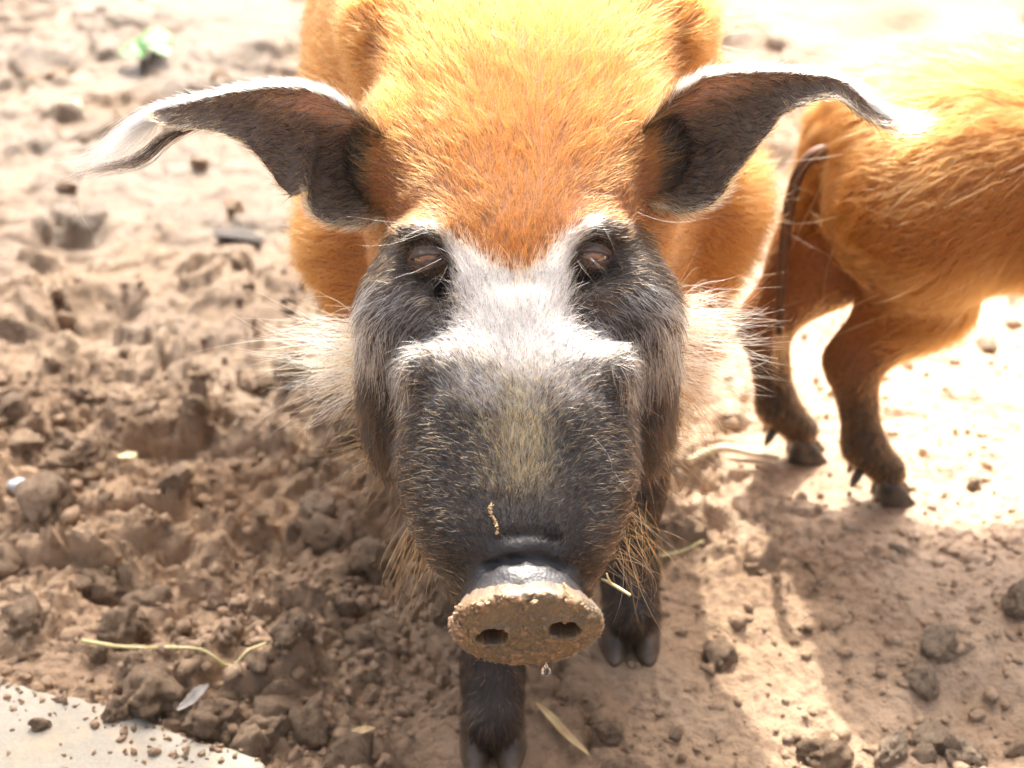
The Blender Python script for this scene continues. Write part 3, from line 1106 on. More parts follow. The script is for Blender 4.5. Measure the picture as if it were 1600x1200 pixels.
def ico(sub):
    import bmesh
    bm = bmesh.new()
    bmesh.ops.create_icosphere(bm, subdivisions=sub, radius=1.0)
    V = np.array([v.co[:] for v in bm.verts]); F = [[v.index for v in f.verts] for f in bm.faces]
    bm.free()
    return V, F


ICO = {1: ico(1), 2: ico(2), 3: ico(3), 4: ico(4)}
SNOUT = build_disc()

# ------------------------------------------------------------------ eyes
def eye_material():
    m, nt, b = new_mat('amber_eye')
    tc = N(nt, 'ShaderNodeTexCoord')
    sep = N(nt, 'ShaderNodeSeparateXYZ')
    nt.links.new(tc.outputs['Object'], sep.inputs[0])
    ln = N(nt, 'ShaderNodeVectorMath', operation='LENGTH')
    cmb = N(nt, 'ShaderNodeCombineXYZ')
    nt.links.new(sep.outputs['X'], cmb.inputs['X'])
    mz = N(nt, 'ShaderNodeMath', operation='MULTIPLY')
    nt.links.new(sep.outputs['Y'], mz.inputs[0]); mz.inputs[1].default_value = 1.35
    nt.links.new(mz.outputs[0], cmb.inputs['Y'])
    nt.links.new(cmb.outputs[0], ln.inputs[0])
    n = N(nt, 'ShaderNodeTexNoise', Scale=900.0, Detail=4)
    nt.links.new(tc.outputs['Object'], n.inputs['Vector'])
    ad = N(nt, 'ShaderNodeMath', operation='MULTIPLY_ADD')
    nt.links.new(n.outputs['Fac'], ad.inputs[0]); ad.inputs[1].default_value = 0.0012
    nt.links.new(ln.outputs['Value'], ad.inputs[2])
    sc = N(nt, 'ShaderNodeMath', operation='MULTIPLY'); sc.inputs[1].default_value = 80.0
    nt.links.new(ad.outputs[0], sc.inputs[0])
    nt.links.new(ramp(nt, sc.outputs[0], [(0.0, (0.006, 0.005, 0.004)), (0.24, (0.006, 0.005, 0.004)), (0.29, (0.14, 0.05, 0.012)), (0.50, (0.27, 0.10, 0.018)),
                                          (0.60, (0.10, 0.045, 0.015)), (0.68, (0.05, 0.03, 0.02)), (0.9, (0.16, 0.12, 0.10))]), b.inputs['Base Color'])
    b.inputs['Roughness'].default_value = 0.06
    b.inputs['Coat Weight'].default_value = 1.0
    return m


MAT_EYE = eye_material()
MAT_LID = simple_mat('eyelid_skin', (0.035, 0.022, 0.016), (0.10, 0.060, 0.040), 240, 0.45, 0.5)


def build_eye(E, s, up_open, low_open):
    f = unit(np.array([s * 0.30, -0.86, 0.42]))
    r = unit(np.cross(np.array([0, 0, 1.0]), -f)) * 1.0
    if r[0] < 0: r = -r
    u = unit(np.cross(r, f))
    if u[2] < 0: u = -u
    E = E - f * 0.004
    th = np.linspace(0, pi, 25); ph = np.linspace(0, 2 * pi, 40, endpoint=False)
    R = 0.0118
    g = unit(np.array([s * 0.05, -0.93, 0.16]))        # gaze
    gx = unit(np.cross(np.array([0, 0, 1.0]), g)); gy = np.cross(g, gx)
    V = []
    for t in th:
        for p in ph:
            V.append((R * sin(t) * cos(p), R * sin(t) * sin(p), R * cos(t) + 0.0012 * math.exp(-(t / 0.45) ** 2)))
    n = len(ph)
    F = [[i * n + j, i * n + (j + 1) % n, (i + 1) * n + (j + 1) % n, (i + 1) * n + j][::-1] for i in range(len(th) - 1) for j in range(n)]
    o = mesh_obj('eye', np.array(V), F, MAT_EYE)
    M = Matrix(((gx[0], gy[0], g[0], E[0]), (gx[1], gy[1], g[1], E[1]), (gx[2], gy[2], g[2], E[2]), (0, 0, 0, 1)))
    o.parent = HOG
    o.matrix_parent_inverse = Matrix.Translation(-Vector(HOG.location))
    o.matrix_basis = M
    # lids: a puckered ring from the slit to the socket
    th = np.linspace(0, 2 * pi, 72, endpoint=False)
    V = []
    ns = 18
    tiltr = -s * 0.28
    for k in range(ns):
        q = k / (ns - 1)
        a0 = 0.0102 * np.cos(th)
        b0 = np.where(np.sin(th) > 0, up_open, low_open) * np.sin(th) * (1 - 0.25 * np.cos(th) ** 2)
        a1 = 0.0205 * np.cos(th); b1 = 0.0150 * np.sin(th)
        a = a0 * (1 - q) + a1 * q; b = b0 * (1 - q) + b1 * q
        aa = a * cos(tiltr) - b * sin(tiltr); bb = a * sin(tiltr) + b * cos(tiltr)
        rr = np.hypot(aa, bb)
        h = np.sqrt(np.maximum((R + 0.0012) ** 2 - rr ** 2, 0.0)) if True else 0
        h = np.where(rr < R * 0.92, h, np.sqrt((R + 0.0012) ** 2 - (R * 0.92) ** 2) - (rr - R * 0.92) * 1.1)
        wr = 0.00065 * np.sin(q * 17 + 0.6 * np.sin(th * 2)) * np.where(np.sin(th) > -0.1, 1.0, 0.6) * sin(pi * q)
        lip = 0.0006 * math.exp(-(q / 0.09) ** 2)
        h = h + wr + lip - (0.0016 if k == 0 else 0) + 0.0005 * vnoise(np.stack([aa * 500, bb * 500], -1), 3)
        V.append(E + aa[:, None] * r + bb[:, None] * u + h[:, None] * f)
    V = np.concatenate(V)
    m = len(th)
    F = [[k * m + j, k * m + (j + 1) % m, (k + 1) * m + (j + 1) % m, (k + 1) * m + j] for k in range(ns - 1) for j in range(m)]
    lid = mesh_obj('eyelid', V, F, MAT_LID)
    lid.parent = o
    lid.matrix_parent_inverse = M.inverted()
    if FUR:
        rng = np.random.default_rng(300 + s)
        nh = 900
        kq = rng.uniform(0.30, 1.0, nh) * (ns - 1); kt = rng.integers(0, m, nh)
        k0 = np.clip(kq.astype(int), 0, ns - 2); fr = (kq - k0)[:, None]
        root = V[k0 * m + kt] * (1 - fr) + V[(k0 + 1) * m + kt] * fr + rng.normal(0, 0.0005, (nh, 3))
        out = unit(V[(ns - 1) * m + kt] - V[kt])
        S = strands(root, np.tile(f, (nh, 1)), out + np.array([s * 0.5, 0, 0.1]) + rng.normal(0, 0.25, (nh, 3)), np.full(nh, 0.0042), 0.35, k=4, rng=rng)
        h_ = hair_obj('lid_hair', S, np.full(nh, 0.00013), pick(nh, [(5, BLACK), (3, BROWN), (1, GOLD)], rng), None)
        h_.parent = o
        h_.matrix_parent_inverse = M.inverted()
    return o


build_eye(EYE_L, -1, 0.0006, 0.0024)
build_eye(EYE_R, 1, 0.0022, 0.0030)

# ------------------------------------------------------------------ ears
EAR_L_UP = [(625, 245), (590, 208), (560, 180), (520, 152), (480, 137), (430, 134), (370, 142), (300, 157), (262, 166), (240, 174)]
EAR_L_LO = [(625, 325), (590, 345), (560, 352), (530, 350), (505, 342), (488, 330), (482, 318), (484, 300), (478, 297), (468, 301), (456, 305), (440, 292), (426, 270), (405, 245), (380, 222), (350, 207), (310, 199), (270, 198), (240, 186)]
EAR_R_UP = [(975, 240), (1010, 200), (1030, 178), (1058, 145), (1095, 120), (1150, 111), (1230, 112), (1290, 117), (1325, 130), (1346, 150), (1366, 172), (1392, 190)]
EAR_R_LO = [(975, 300), (1005, 315), (1030, 322), (1060, 332), (1085, 328), (1110, 318), (1128, 302), (1142, 278), (1168, 248), (1195, 212), (1218, 182), (1245, 165), (1280, 155), (1305, 152), (1322, 160), (1340, 176), (1365, 190), (1392, 194)]
MAT_EAR = skin_material()
MAT_EAR.name = 'ear_skin'


def resample(poly, n):
    p = np.array(poly, float)
    d = np.concatenate([[0], np.cumsum(np.linalg.norm(np.diff(p, axis=0), axis=1))])
    s = np.linspace(0, d[-1], n)
    return np.stack([np.interp(s, d, p[:, 0]), np.interp(s, d, p[:, 1])], -1)


def build_ear(up, lo, s):
    n, m = 110, 26
    A, B = resample(up, n), resample(lo, n)
    q = np.linspace(0, 1, n)
    Yu = 1.100 + 0.042 * q ** 1.2                        # the upper rim leans a little away
    Yl = 1.066 + 0.066 * q
    Yl = Yl + 0.045 * np.exp(-q / 0.07); Yu = Yu + 0.02 * np.exp(-q / 0.07)
    U = np.array([W(a[0], a[1], y) for a, y in zip(A, Yu)])
    Lw = np.array([W(b[0], b[1], y) for b, y in zip(B, Yl)])
    r = np.linspace(0, 1, m)
    cup = 0.036 * np.exp(-((q - 0.05) / 0.40) ** 2) + 0.005
    cup = cup * (1 - q ** 4)
    prof = np.sin(pi * r) ** 0.8
    Pf = U[:, None] * (1 - r[None, :, None]) + Lw[:, None] * r[None, :, None]
    Pf = Pf + np.array([0, 1.0, -0.15]) * (cup[:, None] * prof[None])[..., None]
    Pf = Pf + np.array([0, 1.0, 0.3]) * (0.0014 * fbm(Pf * 60, 3, 12))[..., None]
    # normals facing the viewer
    du = np.gradient(Pf, axis=0); dv = np.gradient(Pf, axis=1)
    Nf = unit(np.cross(du, dv))
    Nf = np.where((Nf[..., 1:2] > 0), -Nf, Nf)
    thick = 0.0016 + 0.0045 * np.exp(-q / 0.3)
    Pb = Pf - Nf * (thick[:, None] * (0.35 + 0.65 * np.sin(pi * r)[None] ** 0.5))[..., None]
    V = np.concatenate([Pf.reshape(-1, 3), Pb.reshape(-1, 3)])
    i = np.arange(n - 1)[:, None] * m + np.arange(m - 1)[None]
    f1 = np.stack([i, i + 1, i + m + 1, i + m], -1).reshape(-1, 4)
    f2 = f1[:, ::-1] + n * m
    if s < 0: f1, f2 = f1[:, ::-1], f2[:, ::-1]
    rim = []
    for k in range(n - 1):
        rim.append([k * m, (k + 1) * m, (k + 1) * m + n * m, k * m + n * m])
        rim.append([k * m + m - 1, k * m + m - 1 + n * m, (k + 1) * m + m - 1 + n * m, (k + 1) * m + m - 1])
    F = np.concatenate([f1, f2, np.array(rim)])
    Q, Rr = np.meshgrid(q, r, indexing='ij')
    rng = np.random.default_rng(21 + s)
    pink = np.exp(-((Rr - 0.16) / 0.16) ** 2) * np.exp(-((Q - 0.34) / 0.20) ** 2) + 0.8 * np.exp(-((Rr - 1) / 0.14) ** 2) * np.exp(-((Q - 0.06) / 0.09) ** 2)
    pink = np.clip(pink * (1 + 0.4 * vnoise(Pf * 90, 5)), 0, 1)[..., None]
    colf = np.array([0.105, 0.070, 0.050]) * (1 - pink) + np.array([0.38, 0.20, 0.14]) * pink
    col = np.concatenate([colf.reshape(-1, 3), np.tile([0.10, 0.05, 0.025], (n * m, 1))])
    o = mesh_obj('ear', V, F, MAT_EAR, HOG, cols=np.concatenate([col, np.full((len(col), 1), 0.75)], 1))
    o['label'] = ('left' if s > 0 else 'right') + ' ear, long and dark inside with a pale tufted tip' + (', notched below' if s < 0 else '')
    if not FUR: return o
    NVf = Nf.reshape(-1, 3)
    Fq = f1 if s > 0 else f1
    # inside hair
    dens = (24 + 30 * np.exp(-Q / 0.12)) * 1e4
    P, Nn = scatter(Pf.reshape(-1, 3), Fq, NVf, dens.ravel(), 30 + s)
    u, v = project(P)
    # nearest grid cell for the local frame
    tmp = np.stack([Q.ravel(), Rr.ravel()], -1)
    from mathutils import kdtree
    kd = kdtree.KDTree(n * m)
    for k, p in enumerate(Pf.reshape(-1, 3)): kd.insert(p, k)
    kd.balance()
    idx = np.array([kd.find(p)[1] for p in P])
    qs, rs = tmp[idx, 0], tmp[idx, 1]
    along = unit(du.reshape(-1, 3)[idx]); across = unit(dv.reshape(-1, 3)[idx])
    D = along * 0.9 + across * (0.55 - 0.9 * np.exp(-rs / 0.10))[:, None] + 0.35 * np.stack([vnoise(P * 60, 41), vnoise(P * 60, 42), vnoise(P * 60, 43)], -1)
    pk = pink.reshape(-1)[idx]
    L = 0.0085 + 0.010 * np.exp(-qs / 0.14) + 0.006 * pk
    c = pick(len(P), [(3.4, BLACK), (3.4, BROWN), (3.4, GOLD)], rng)
    mm = rng.random(len(P)) < pk * 0.75
    c[mm] = pick(mm.sum(), [(2, CREAM), (1, SAND), (1, WHITE)], rng)
    mm = rng.random(len(P)) < 0.75 * np.exp(-qs / 0.035)
    c[mm] = pick(mm.sum(), [(2, ORANGE), (1, BROWN), (1, DEEP)], rng)
    S = strands(P, Nn, D, L, 0.30, k=5, curl=0.4, rng=rng)
    sets = [(S, np.full(len(P), 0.00018), c)]
    # back hair
    NVb = -NVf
    P, Nn = scatter(Pb.reshape(-1, 3), f1, NVb, np.full(n * m, 26e4), 40 + s)
    idx = np.array([kd.find(p)[1] for p in P])
    along = unit(du.reshape(-1, 3)[idx])
    c = pick(len(P), [(3, ORANGE), (3, BROWN), (2, BLACK), (1, CREAM)], rng)
    mm = tmp[idx, 1] < 0.10
    c[mm] = pick(mm.sum(), [(7, WHITE), (1, CREAM)], rng)
    S = strands(P, Nn, along, np.full(len(P), 0.014), 0.25, k=5, rng=rng)
    sets.append((S, np.full(len(P), 0.00016), c))
    # white fringe of the upper rim and pale fringe of the lower rim
    for edge, nn, ln, outv, mix, lo_q, hi_q in ((U, 1500, 0.012, 1, [(7, WHITE), (2.5, CREAM), (1, GREY)], 0.20, 1.0), (U, 500, 0.014, 1, [(3, BLACK), (3, BROWN), (2, ORANGE)], 0.0, 0.24),
                                                (Lw, 700, 0.011, -1, [(5, CREAM), (2, SAND), (1, WHITE)], 0.0, 0.36), (Lw, 420, 0.007, -1, [(3, CREAM), (2, GOLD)], 0.3, 1.0)):
        qq = rng.uniform(lo_q, hi_q, nn)
        x = qq * (n - 1); k = np.clip(x.astype(int), 0, n - 2); fr = (x - k)[:, None]
        P = edge[k] * (1 - fr) + edge[k + 1] * fr + rng.normal(0, 0.0008, (nn, 3)) + np.array([0, 1, 0]) * rng.uniform(-0.0008, 0.004, (nn, 1))
        al = unit(edge[np.minimum(k + 3, n - 1)] - edge[np.maximum(k - 3, 0)])
        oth = unit(U[k] - Lw[k]) * outv
        oth = unit(oth - al * (oth * al).sum(1, keepdims=True))
        S = strands(P, oth, al + rng.normal(0, 0.12, (nn, 3)), np.full(nn, ln), 0.38 if outv > 0 else 0.55, k=5, rng=rng, curl=0.2)
        sets.append((S, np.full(nn, 0.00014), pick(nn, mix, rng)))
    hair_obj('ear_hair', np.concatenate([x[0] for x in sets]), np.concatenate([x[1] for x in sets]), np.concatenate([x[2] for x in sets]), o)
    # tuft at the tip
    w_ = lambda pts: [W(a, b, c_) for a, b, c_ in pts]
    if s < 0:
        paths = [w_([(285, 162, 1.148), (235, 178, 1.15), (195, 205, 1.15), (165, 228, 1.148)]),
                 w_([(262, 168, 1.148), (215, 188, 1.15), (175, 218, 1.15), (135, 246, 1.147)]),
                 w_([(250, 180, 1.148), (210, 205, 1.15), (165, 240, 1.15), (118, 262, 1.147)]),
                 w_([(246, 188, 1.148), (215, 222, 1.15), (170, 250, 1.15), (108, 268, 1.147)])]
        dk = [w_([(285, 199, 1.144), (255, 212, 1.145), (215, 248, 1.145), (160, 262, 1.144), (104, 272, 1.143)]),
              w_([(310, 200, 1.144), (265, 220, 1.145), (222, 256, 1.145), (170, 266, 1.144), (95, 275, 1.143)])]
        stray = [w_([(140, 250, 1.148), (122, 290, 1.148), (124, 330, 1.147), (142, 368, 1.147)])]
    else:
        paths = [w_([(1320, 124, 1.146), (1352, 140, 1.148), (1378, 172, 1.148), (1420, 184, 1.146), (1448, 170, 1.144)]),
                 w_([(1345, 146, 1.146), (1372, 172, 1.148), (1402, 190, 1.147), (1435, 192, 1.145), (1462, 180, 1.143)]),
                 w_([(1350, 165, 1.146), (1375, 188, 1.147), (1408, 200, 1.146), (1432, 202, 1.145), (1452, 192, 1.143)])]
        dk = [w_([(1330, 150, 1.144), (1356, 176, 1.145), (1384, 190, 1.144), (1412, 196, 1.143)])]
        stray = [w_([(1395, 190, 1.145), (1430, 186, 1.144), (1482, 185, 1.142)])]
    T1 = guided(paths, 520, 8, rng, 0.0018, 0.003, 0.005, 0.5)
    T2 = guided(dk, 110, 8, rng, 0.0012, 0.002, 0.004, 0.4)
    T3 = guided(stray, 2, 8, rng, 0.0003, 0.0006, 0.001, 0.1)
    c1 = pick(520, [(8, WHITE), (1.5, CREAM)], rng)
    c2 = pick(110, [(6, BLACK), (1, BROWN), (1, GREY)], rng)
    c3 = pick(2, [(1, WHITE)], rng)
    hair_obj('tip_tuft', np.concatenate([T1, T2, T3]), np.concatenate([np.full(520, 0.00013), np.full(110, 0.00016), np.full(2, 0.00018)]), np.concatenate([c1, c2, c3]), o)
    return o


build_ear(EAR_L_UP, EAR_L_LO, -1)
build_ear(EAR_R_UP, EAR_R_LO, 1)

# ------------------------------------------------------------------ hoofs
MAT_HOOF = simple_mat('hoof_horn', (0.016, 0.014, 0.014), (0.17, 0.115, 0.072), 45, 0.36, 0.4)


def toe(name, c, fwd, size, lean, parent):
    """one half of a cloven hoof: rounded wedge, higher at the back"""
    fwd = unit(np.array([fwd[0], fwd[1], 0])); sd = np.array([-fwd[1], fwd[0], 0]); up = np.array([0, 0, 1.0])
    V = []
    nl, nc = 9, 22
    th = np.linspace(0, 2 * pi, nc, endpoint=False)
    for k in range(nl):
        q = k / (nl - 1)                               # 0 sole, 1 top
        front = (1.45 - 0.85 * q) * size; back = (0.70 - 0.12 * q) * size
        wd = (0.56 - 0.06 * q) * size * (1.0 if 0 < k < nl - 1 else 0.9)
        a = np.where(np.cos(th) > 0, front, back) * np.cos(th) * (1 - 0.12 * np.abs(np.sin(th)))
        b = wd * np.sin(th) + lean * size * (0.10 + 0.12 * (1 - q)) * (np.cos(th) > 0) * np.cos(th)
        ridge = 1 + 0.02 * sin(k * 2.4)
        z = q * 1.30 * size - 0.22 * size * q * np.cos(th)
        V.append(c + fwd * (a * ridge)[:, None] + sd * (b * ridge)[:, None] + up * z[:, None])
    V = np.concatenate(V)
    F = [[k * nc + j, k * nc + (j + 1) % nc, (k + 1) * nc + (j + 1) % nc, (k + 1) * nc + j] for k in range(nl - 1) for j in range(nc)]
    F.append([j for j in range(nc)][::-1]); F.append([(nl - 1) * nc + j for j in range(nc)])
    return mesh_obj(name, V, F, MAT_HOOF, parent)


def hoofs(foot, fwd, parent, s=1.0, dew=True):
    f = np.asarray(foot, float); fw = unit(np.array([fwd[0], fwd[1], 0.0])); sd = np.array([-fw[1], fw[0], 0])
    for k in (-1, 1):
        toe('hoof', f + sd * k * 0.0150 * s + fw * 0.010 * s + np.array([0, 0, -0.003]), fw + sd * k * 0.12, 0.0265 * s, -k * 0.5, parent)
        if dew:
            c = f + sd * k * 0.017 * s - fw * 0.034 * s + np.array([0, 0, 0.036 * s])
            th = np.linspace(0, 2 * pi, 10, endpoint=False)
            V = [c + (np.cos(t) * 0.0085 * sd + np.sin(t) * 0.0065 * fw) * s * r - np.array([0, 0, z]) * s - fw * z * 0.35 * s for r, z in ((1, -0.010), (1, 0.004), (0.6, 0.013), (0.2, 0.017)) for t in th]
            F = [[a * 10 + j, a * 10 + (j + 1) % 10, (a + 1) * 10 + (j + 1) % 10, (a + 1) * 10 + j][::-1] for a in range(3) for j in range(10)]
            F.append(list(range(10))); F.append([30 + j for j in range(10)][::-1])
            mesh_obj('dewclaw', np.array(V), F, MAT_HOOF, parent)


for f in (FOOT_FL, FOOT_FR, FOOT_HL, FOOT_HR):
    hoofs(f, (0, -1), HOG, 0.92)

# ------------------------------------------------------------------ long hair of the main hog
def long_hair():
    rng = np.random.default_rng(77)
    w_ = lambda pts: [W(a, b, c_) for a, b, c_ in pts]
    # white side whiskers
    Ltuft = [w_([(570, 500, 1.075), (535, 505, 1.09), (490, 512, 1.095), (425, 508, 1.09)]), w_([(568, 530, 1.075), (525, 535, 1.09), (470, 538, 1.095), (410, 522, 1.09)]),
             w_([(568, 555, 1.075), (520, 562, 1.09), (475, 568, 1.095), (425, 575, 1.09)]), w_([(570, 580, 1.075), (530, 592, 1.09), (490, 605, 1.09), (455, 625, 1.09)]),
             w_([(575, 610, 1.075), (550, 632, 1.085), (525, 660, 1.09), (500, 690, 1.09)])]
    Rtuft = [w_([(1040, 470, 1.075), (1070, 462, 1.09), (1100, 470, 1.095), (1125, 455, 1.09)]), w_([(1045, 490, 1.075), (1085, 485, 1.09), (1130, 492, 1.095), (1180, 478, 1.09)]),
             w_([(1045, 515, 1.075), (1090, 520, 1.09), (1140, 525, 1.095), (1205, 518, 1.09)]), w_([(1045, 550, 1.075), (1090, 560, 1.09), (1140, 570, 1.095), (1195, 575, 1.09)]),
             w_([(1045, 590, 1.075), (1080, 610, 1.09), (1115, 630, 1.09), (1160, 655, 1.09)]), w_([(1040, 620, 1.075), (1060, 650, 1.085), (1085, 685, 1.09), (1105, 725, 1.09)])]
    a = guided(Ltuft, 460, 7, rng, 0.004, 0.008, 0.017, 0.7); b = guided(Rtuft, 560, 7, rng, 0.004, 0.008, 0.017, 0.7)
    hair_obj('cheek_tuft', a, np.full(len(a), 0.00018), pick(len(a), [(6, CREAM), (2, WHITE), (1.2, SAND)], rng), BODY)
    hair_obj('cheek_tuft', b, np.full(len(b), 0.00018), pick(len(b), [(6, CREAM), (2, WHITE), (1.2, SAND)], rng), BODY)
    # pale wisps hanging from the cheek bones
    a = guided([w_([(580, 560, 1.045), (590, 610, 1.04), (600, 660, 1.035), (592, 700, 1.03)]), w_([(600, 560, 1.03), (610, 610, 1.022), (622, 660, 1.02), (625, 710, 1.02)]),
                w_([(625, 560, 1.02), (632, 590, 1.015), (636, 630, 1.01), (640, 665, 1.01)])], 120, 6, rng, 0.005, 0.004, 0.009, 0.6)
    b = guided([w_([(1036, 560, 1.045), (1030, 610, 1.04), (1022, 660, 1.035), (1035, 700, 1.03)]), w_([(1012, 560, 1.03), (1005, 610, 1.022), (1000, 660, 1.02), (1010, 710, 1.02)]),
                w_([(990, 560, 1.02), (985, 600, 1.015), (985, 640, 1.01), (990, 670, 1.01)])], 120, 6, rng, 0.005, 0.004, 0.009, 0.6)
    S = np.concatenate([a, b])
    hair_obj('cheek_wisps', S, np.full(len(S), 0.00013), pick(len(S), [(6, WHITE), (3, CREAM)], rng), BODY)
    # chin and lip bristles
    a = guided([w_([(640, 800, 0.96), (625, 850, 0.955), (605, 900, 0.95), (592, 950, 0.95)]), w_([(660, 850, 0.95), (648, 890, 0.945), (640, 930, 0.945), (650, 960, 0.945)]),
                w_([(690, 890, 0.93), (675, 915, 0.925), (668, 940, 0.92), (662, 965, 0.92)])], 70, 6, rng, 0.006, 0.008, 0.016, 0.75)
    b = guided([w_([(985, 780, 0.97), (1005, 800, 0.965), (1030, 830, 0.96), (1062, 880, 0.96)]), w_([(985, 830, 0.96), (1005, 860, 0.955), (1015, 900, 0.95), (1022, 940, 0.95)]),
                w_([(960, 870, 0.94), (980, 900, 0.935), (1000, 935, 0.93), (1020, 950, 0.93)])], 80, 6, rng, 0.006, 0.008, 0.016, 0.75)
    c = guided([w_([(615, 740, 1.02), (590, 760, 1.02), (550, 800, 1.02)]), w_([(600, 700, 1.05), (560, 720, 1.05), (520, 750, 1.05)]), w_([(580, 640, 1.07), (540, 670, 1.07), (480, 700, 1.07)])], 110, 6, rng, 0.006, 0.01, 0.018, 0.6)
    d = guided([w_([(1005, 720, 1.02), (1035, 740, 1.02), (1065, 775, 1.02)]), w_([(1035, 650, 1.07), (1070, 690, 1.07), (1115, 740, 1.07)])], 90, 6, rng, 0.006, 0.01, 0.018, 0.6)
    S = np.concatenate([a, b, c, d])
    hair_obj('chin_bristles', S, np.full(len(S), 0.00014), pick(len(S), [(5, SAND), (2, ORANGE), (2, BLACK), (1, CREAM)], rng), BODY)
    # whiskers
    P = []
    lines = [[(690, 345, 1.0), (640, 350, 0.99), (590, 345, 0.99), (520, 335, 0.99)], [(660, 355, 1.0), (620, 380, 0.99), (575, 400, 0.985)], [(665, 360, 1.0), (600, 372, 0.99), (540, 365, 0.99)],
             [(690, 405, 0.995), (650, 430, 0.985), (610, 440, 0.98), (575, 470, 0.98)], [(700, 415, 0.99), (670, 440, 0.98), (645, 455, 0.98)], [(690, 430, 0.99), (660, 460, 0.98), (640, 500, 0.98)],
             [(945, 355, 1.0), (965, 385, 0.985), (985, 420, 0.98), (1005, 445, 0.98)], [(930, 350, 1.0), (970, 352, 0.985), (1030, 365, 0.985)], [(905, 410, 0.99), (920, 430, 0.98), (930, 460, 0.975)],
             [(920, 405, 0.99), (940, 425, 0.98), (955, 455, 0.975)], [(950, 350, 1.0), (900, 372, 0.98), (850, 378, 0.975)], [(1000, 330, 1.03), (1060, 345, 1.02), (1120, 340, 1.02)],
             [(670, 760, 0.90), (690, 770, 0.885), (700, 760, 0.88)], [(660, 800, 0.90), (690, 790, 0.88), (715, 805, 0.875)], [(930, 690, 0.92), (950, 720, 0.90), (955, 760, 0.895)],
             [(960, 740, 0.91), (975, 765, 0.895), (990, 790, 0.89)], [(920, 790, 0.89), (945, 820, 0.87), (955, 850, 0.87)], [(950, 880, 0.93), (985, 910, 0.92), (1030, 950, 0.91)],
             [(640, 900, 0.94), (620, 940, 0.94), (600, 985, 0.94)], [(690, 905, 0.92), (660, 950, 0.91), (650, 985, 0.91)], [(985, 800, 0.95), (1040, 850, 0.945), (1080, 900, 0.94)]]
    for ln in lines:
        P.append(guided([w_(ln)], 2, 7, rng, 0.0008, 0.0015, 0.004, 0.4))
    S = np.concatenate(P)
    hair_obj('whiskers', S, np.full(len(S), 0.00008), pick(len(S), [(5, BLACK), (2.5, WHITE), (1, GREY)], rng), BODY)
    # long stray bristles of the flanks
    roots, dirs = [], []
    n = 300
    ys = rng.uniform(1.22, 1.60, n); sd = rng.choice([-1, 1], n, p=[0.42, 0.58])
    zz = rng.uniform(0.20, 0.50, n)
    T = []
    for y, s, z in zip(ys, sd, zz):
        hw = np.interp(y, [r[0] for r in body_rows], [r[2] for r in body_rows])
        b0, b1 = np.interp(y, [r[0] for r in body_rows], [r[3] for r in body_rows]), np.interp(y, [r[0] for r in body_rows], [r[4] for r in body_rows])
        v = abs(z - (b0 + b1) / 2) / ((b1 - b0) / 2)
        x = 0.016 + s * hw * max(0.0, 1 - min(v, 0.98) ** 2.4) ** (1 / 2.4) * 0.985
        L = rng.uniform(0.035, 0.080)
        d = unit(np.array([s * rng.uniform(0.5, 1.0), rng.uniform(-0.1, 0.7), rng.uniform(-0.45, 0.15)]))
        p0 = np.array([x, y, z])
        T.append([p0, p0 + d * L * 0.5 + np.array([0, 0, -0.003]), p0 + d * L + np.array([0, 0, rng.uniform(-0.006, 0.016)])])
    T = np.array(T)
    t = np.linspace(0, 1, 6)
    S = np.array([(1 - a) ** 2 for a in t])[None, :, None] * T[:, 0:1] + np.array([2 * a * (1 - a) for a in t])[None, :, None] * (2 * T[:, 1:2] - 0.5 * T[:, 0:1] - 0.5 * T[:, 2:3]) + np.array([a * a for a in t])[None, :, None] * T[:, 2:3]
    hair_obj('flank_bristles', S, np.full(n, 0.00016), pick(n, [(4, SAND), (3, ORANGE), (1.5, CREAM)], rng), BODY)


if FUR:
    long_hair()

# ------------------------------------------------------------------ the other hog, side on, facing right
HOG2 = empty('red_hog', (0.58, 1.46, 0))
tag(HOG2, 'smaller orange-brown hog standing side-on, seen from its hindquarters, tail hanging', 'hog', 'hogs in the mud pen')
B2Y = 1.46
rows2 = [
    (0.288, B2Y, 0.050, 0.275, 0.375, 2.0), (0.298, B2Y, 0.084, 0.255, 0.402, 2.1), (0.322, B2Y, 0.110, 0.242, 0.424, 2.2),
    (0.365, B2Y, 0.126, 0.234, 0.436, 2.3), (0.47, B2Y, 0.130, 0.238, 0.440, 2.3), (0.62, B2Y, 0.134, 0.228, 0.442, 2.3),
    (0.77, B2Y, 0.128, 0.215, 0.446, 2.3), (0.87, B2Y, 0.105, 0.22, 0.445, 2.2), (0.96, B2Y, 0.075, 0.25, 0.425, 2.1)]
h1 = unit(np.array([0.80, 0, -0.60])); h3 = unit(np.array([0.60, 0, 0.80]))
head2 = [(-0.04, 0, 0.075, -0.08, 0.075, 2.2), (0.05, 0, 0.080, -0.085, 0.070, 2.2), (0.12, 0, 0.066, -0.075, 0.050, 2.3), (0.18, 0, 0.052, -0.055, 0.042, 2.6),
         (0.24, 0, 0.044, -0.038, 0.036, 2.6), (0.275, 0, 0.036, -0.026, 0.032, 2.2)]


def leg2(foot, hip, hind):
    f = np.asarray(foot, float)
    if hind:
        pts = [hip, f + np.array([0.014, 0, 0.225]), f + np.array([-0.040, 0, 0.150]), f + np.array([-0.020, 0, 0.055]), f + np.array([0.006, 0, 0.026])]
        return chain(pts, [0.080, 0.048, 0.0225, 0.0165, 0.0180], 0.022)
    pts = [hip, f + np.array([-0.01, 0, 0.20]), f + np.array([-0.015, 0, 0.11]), f + np.array([-0.012, 0, 0.05]), f + np.array([0.006, 0, 0.024])]
    return chain(pts, [0.065, 0.04, 0.022, 0.0175, 0.0195], 0.025)


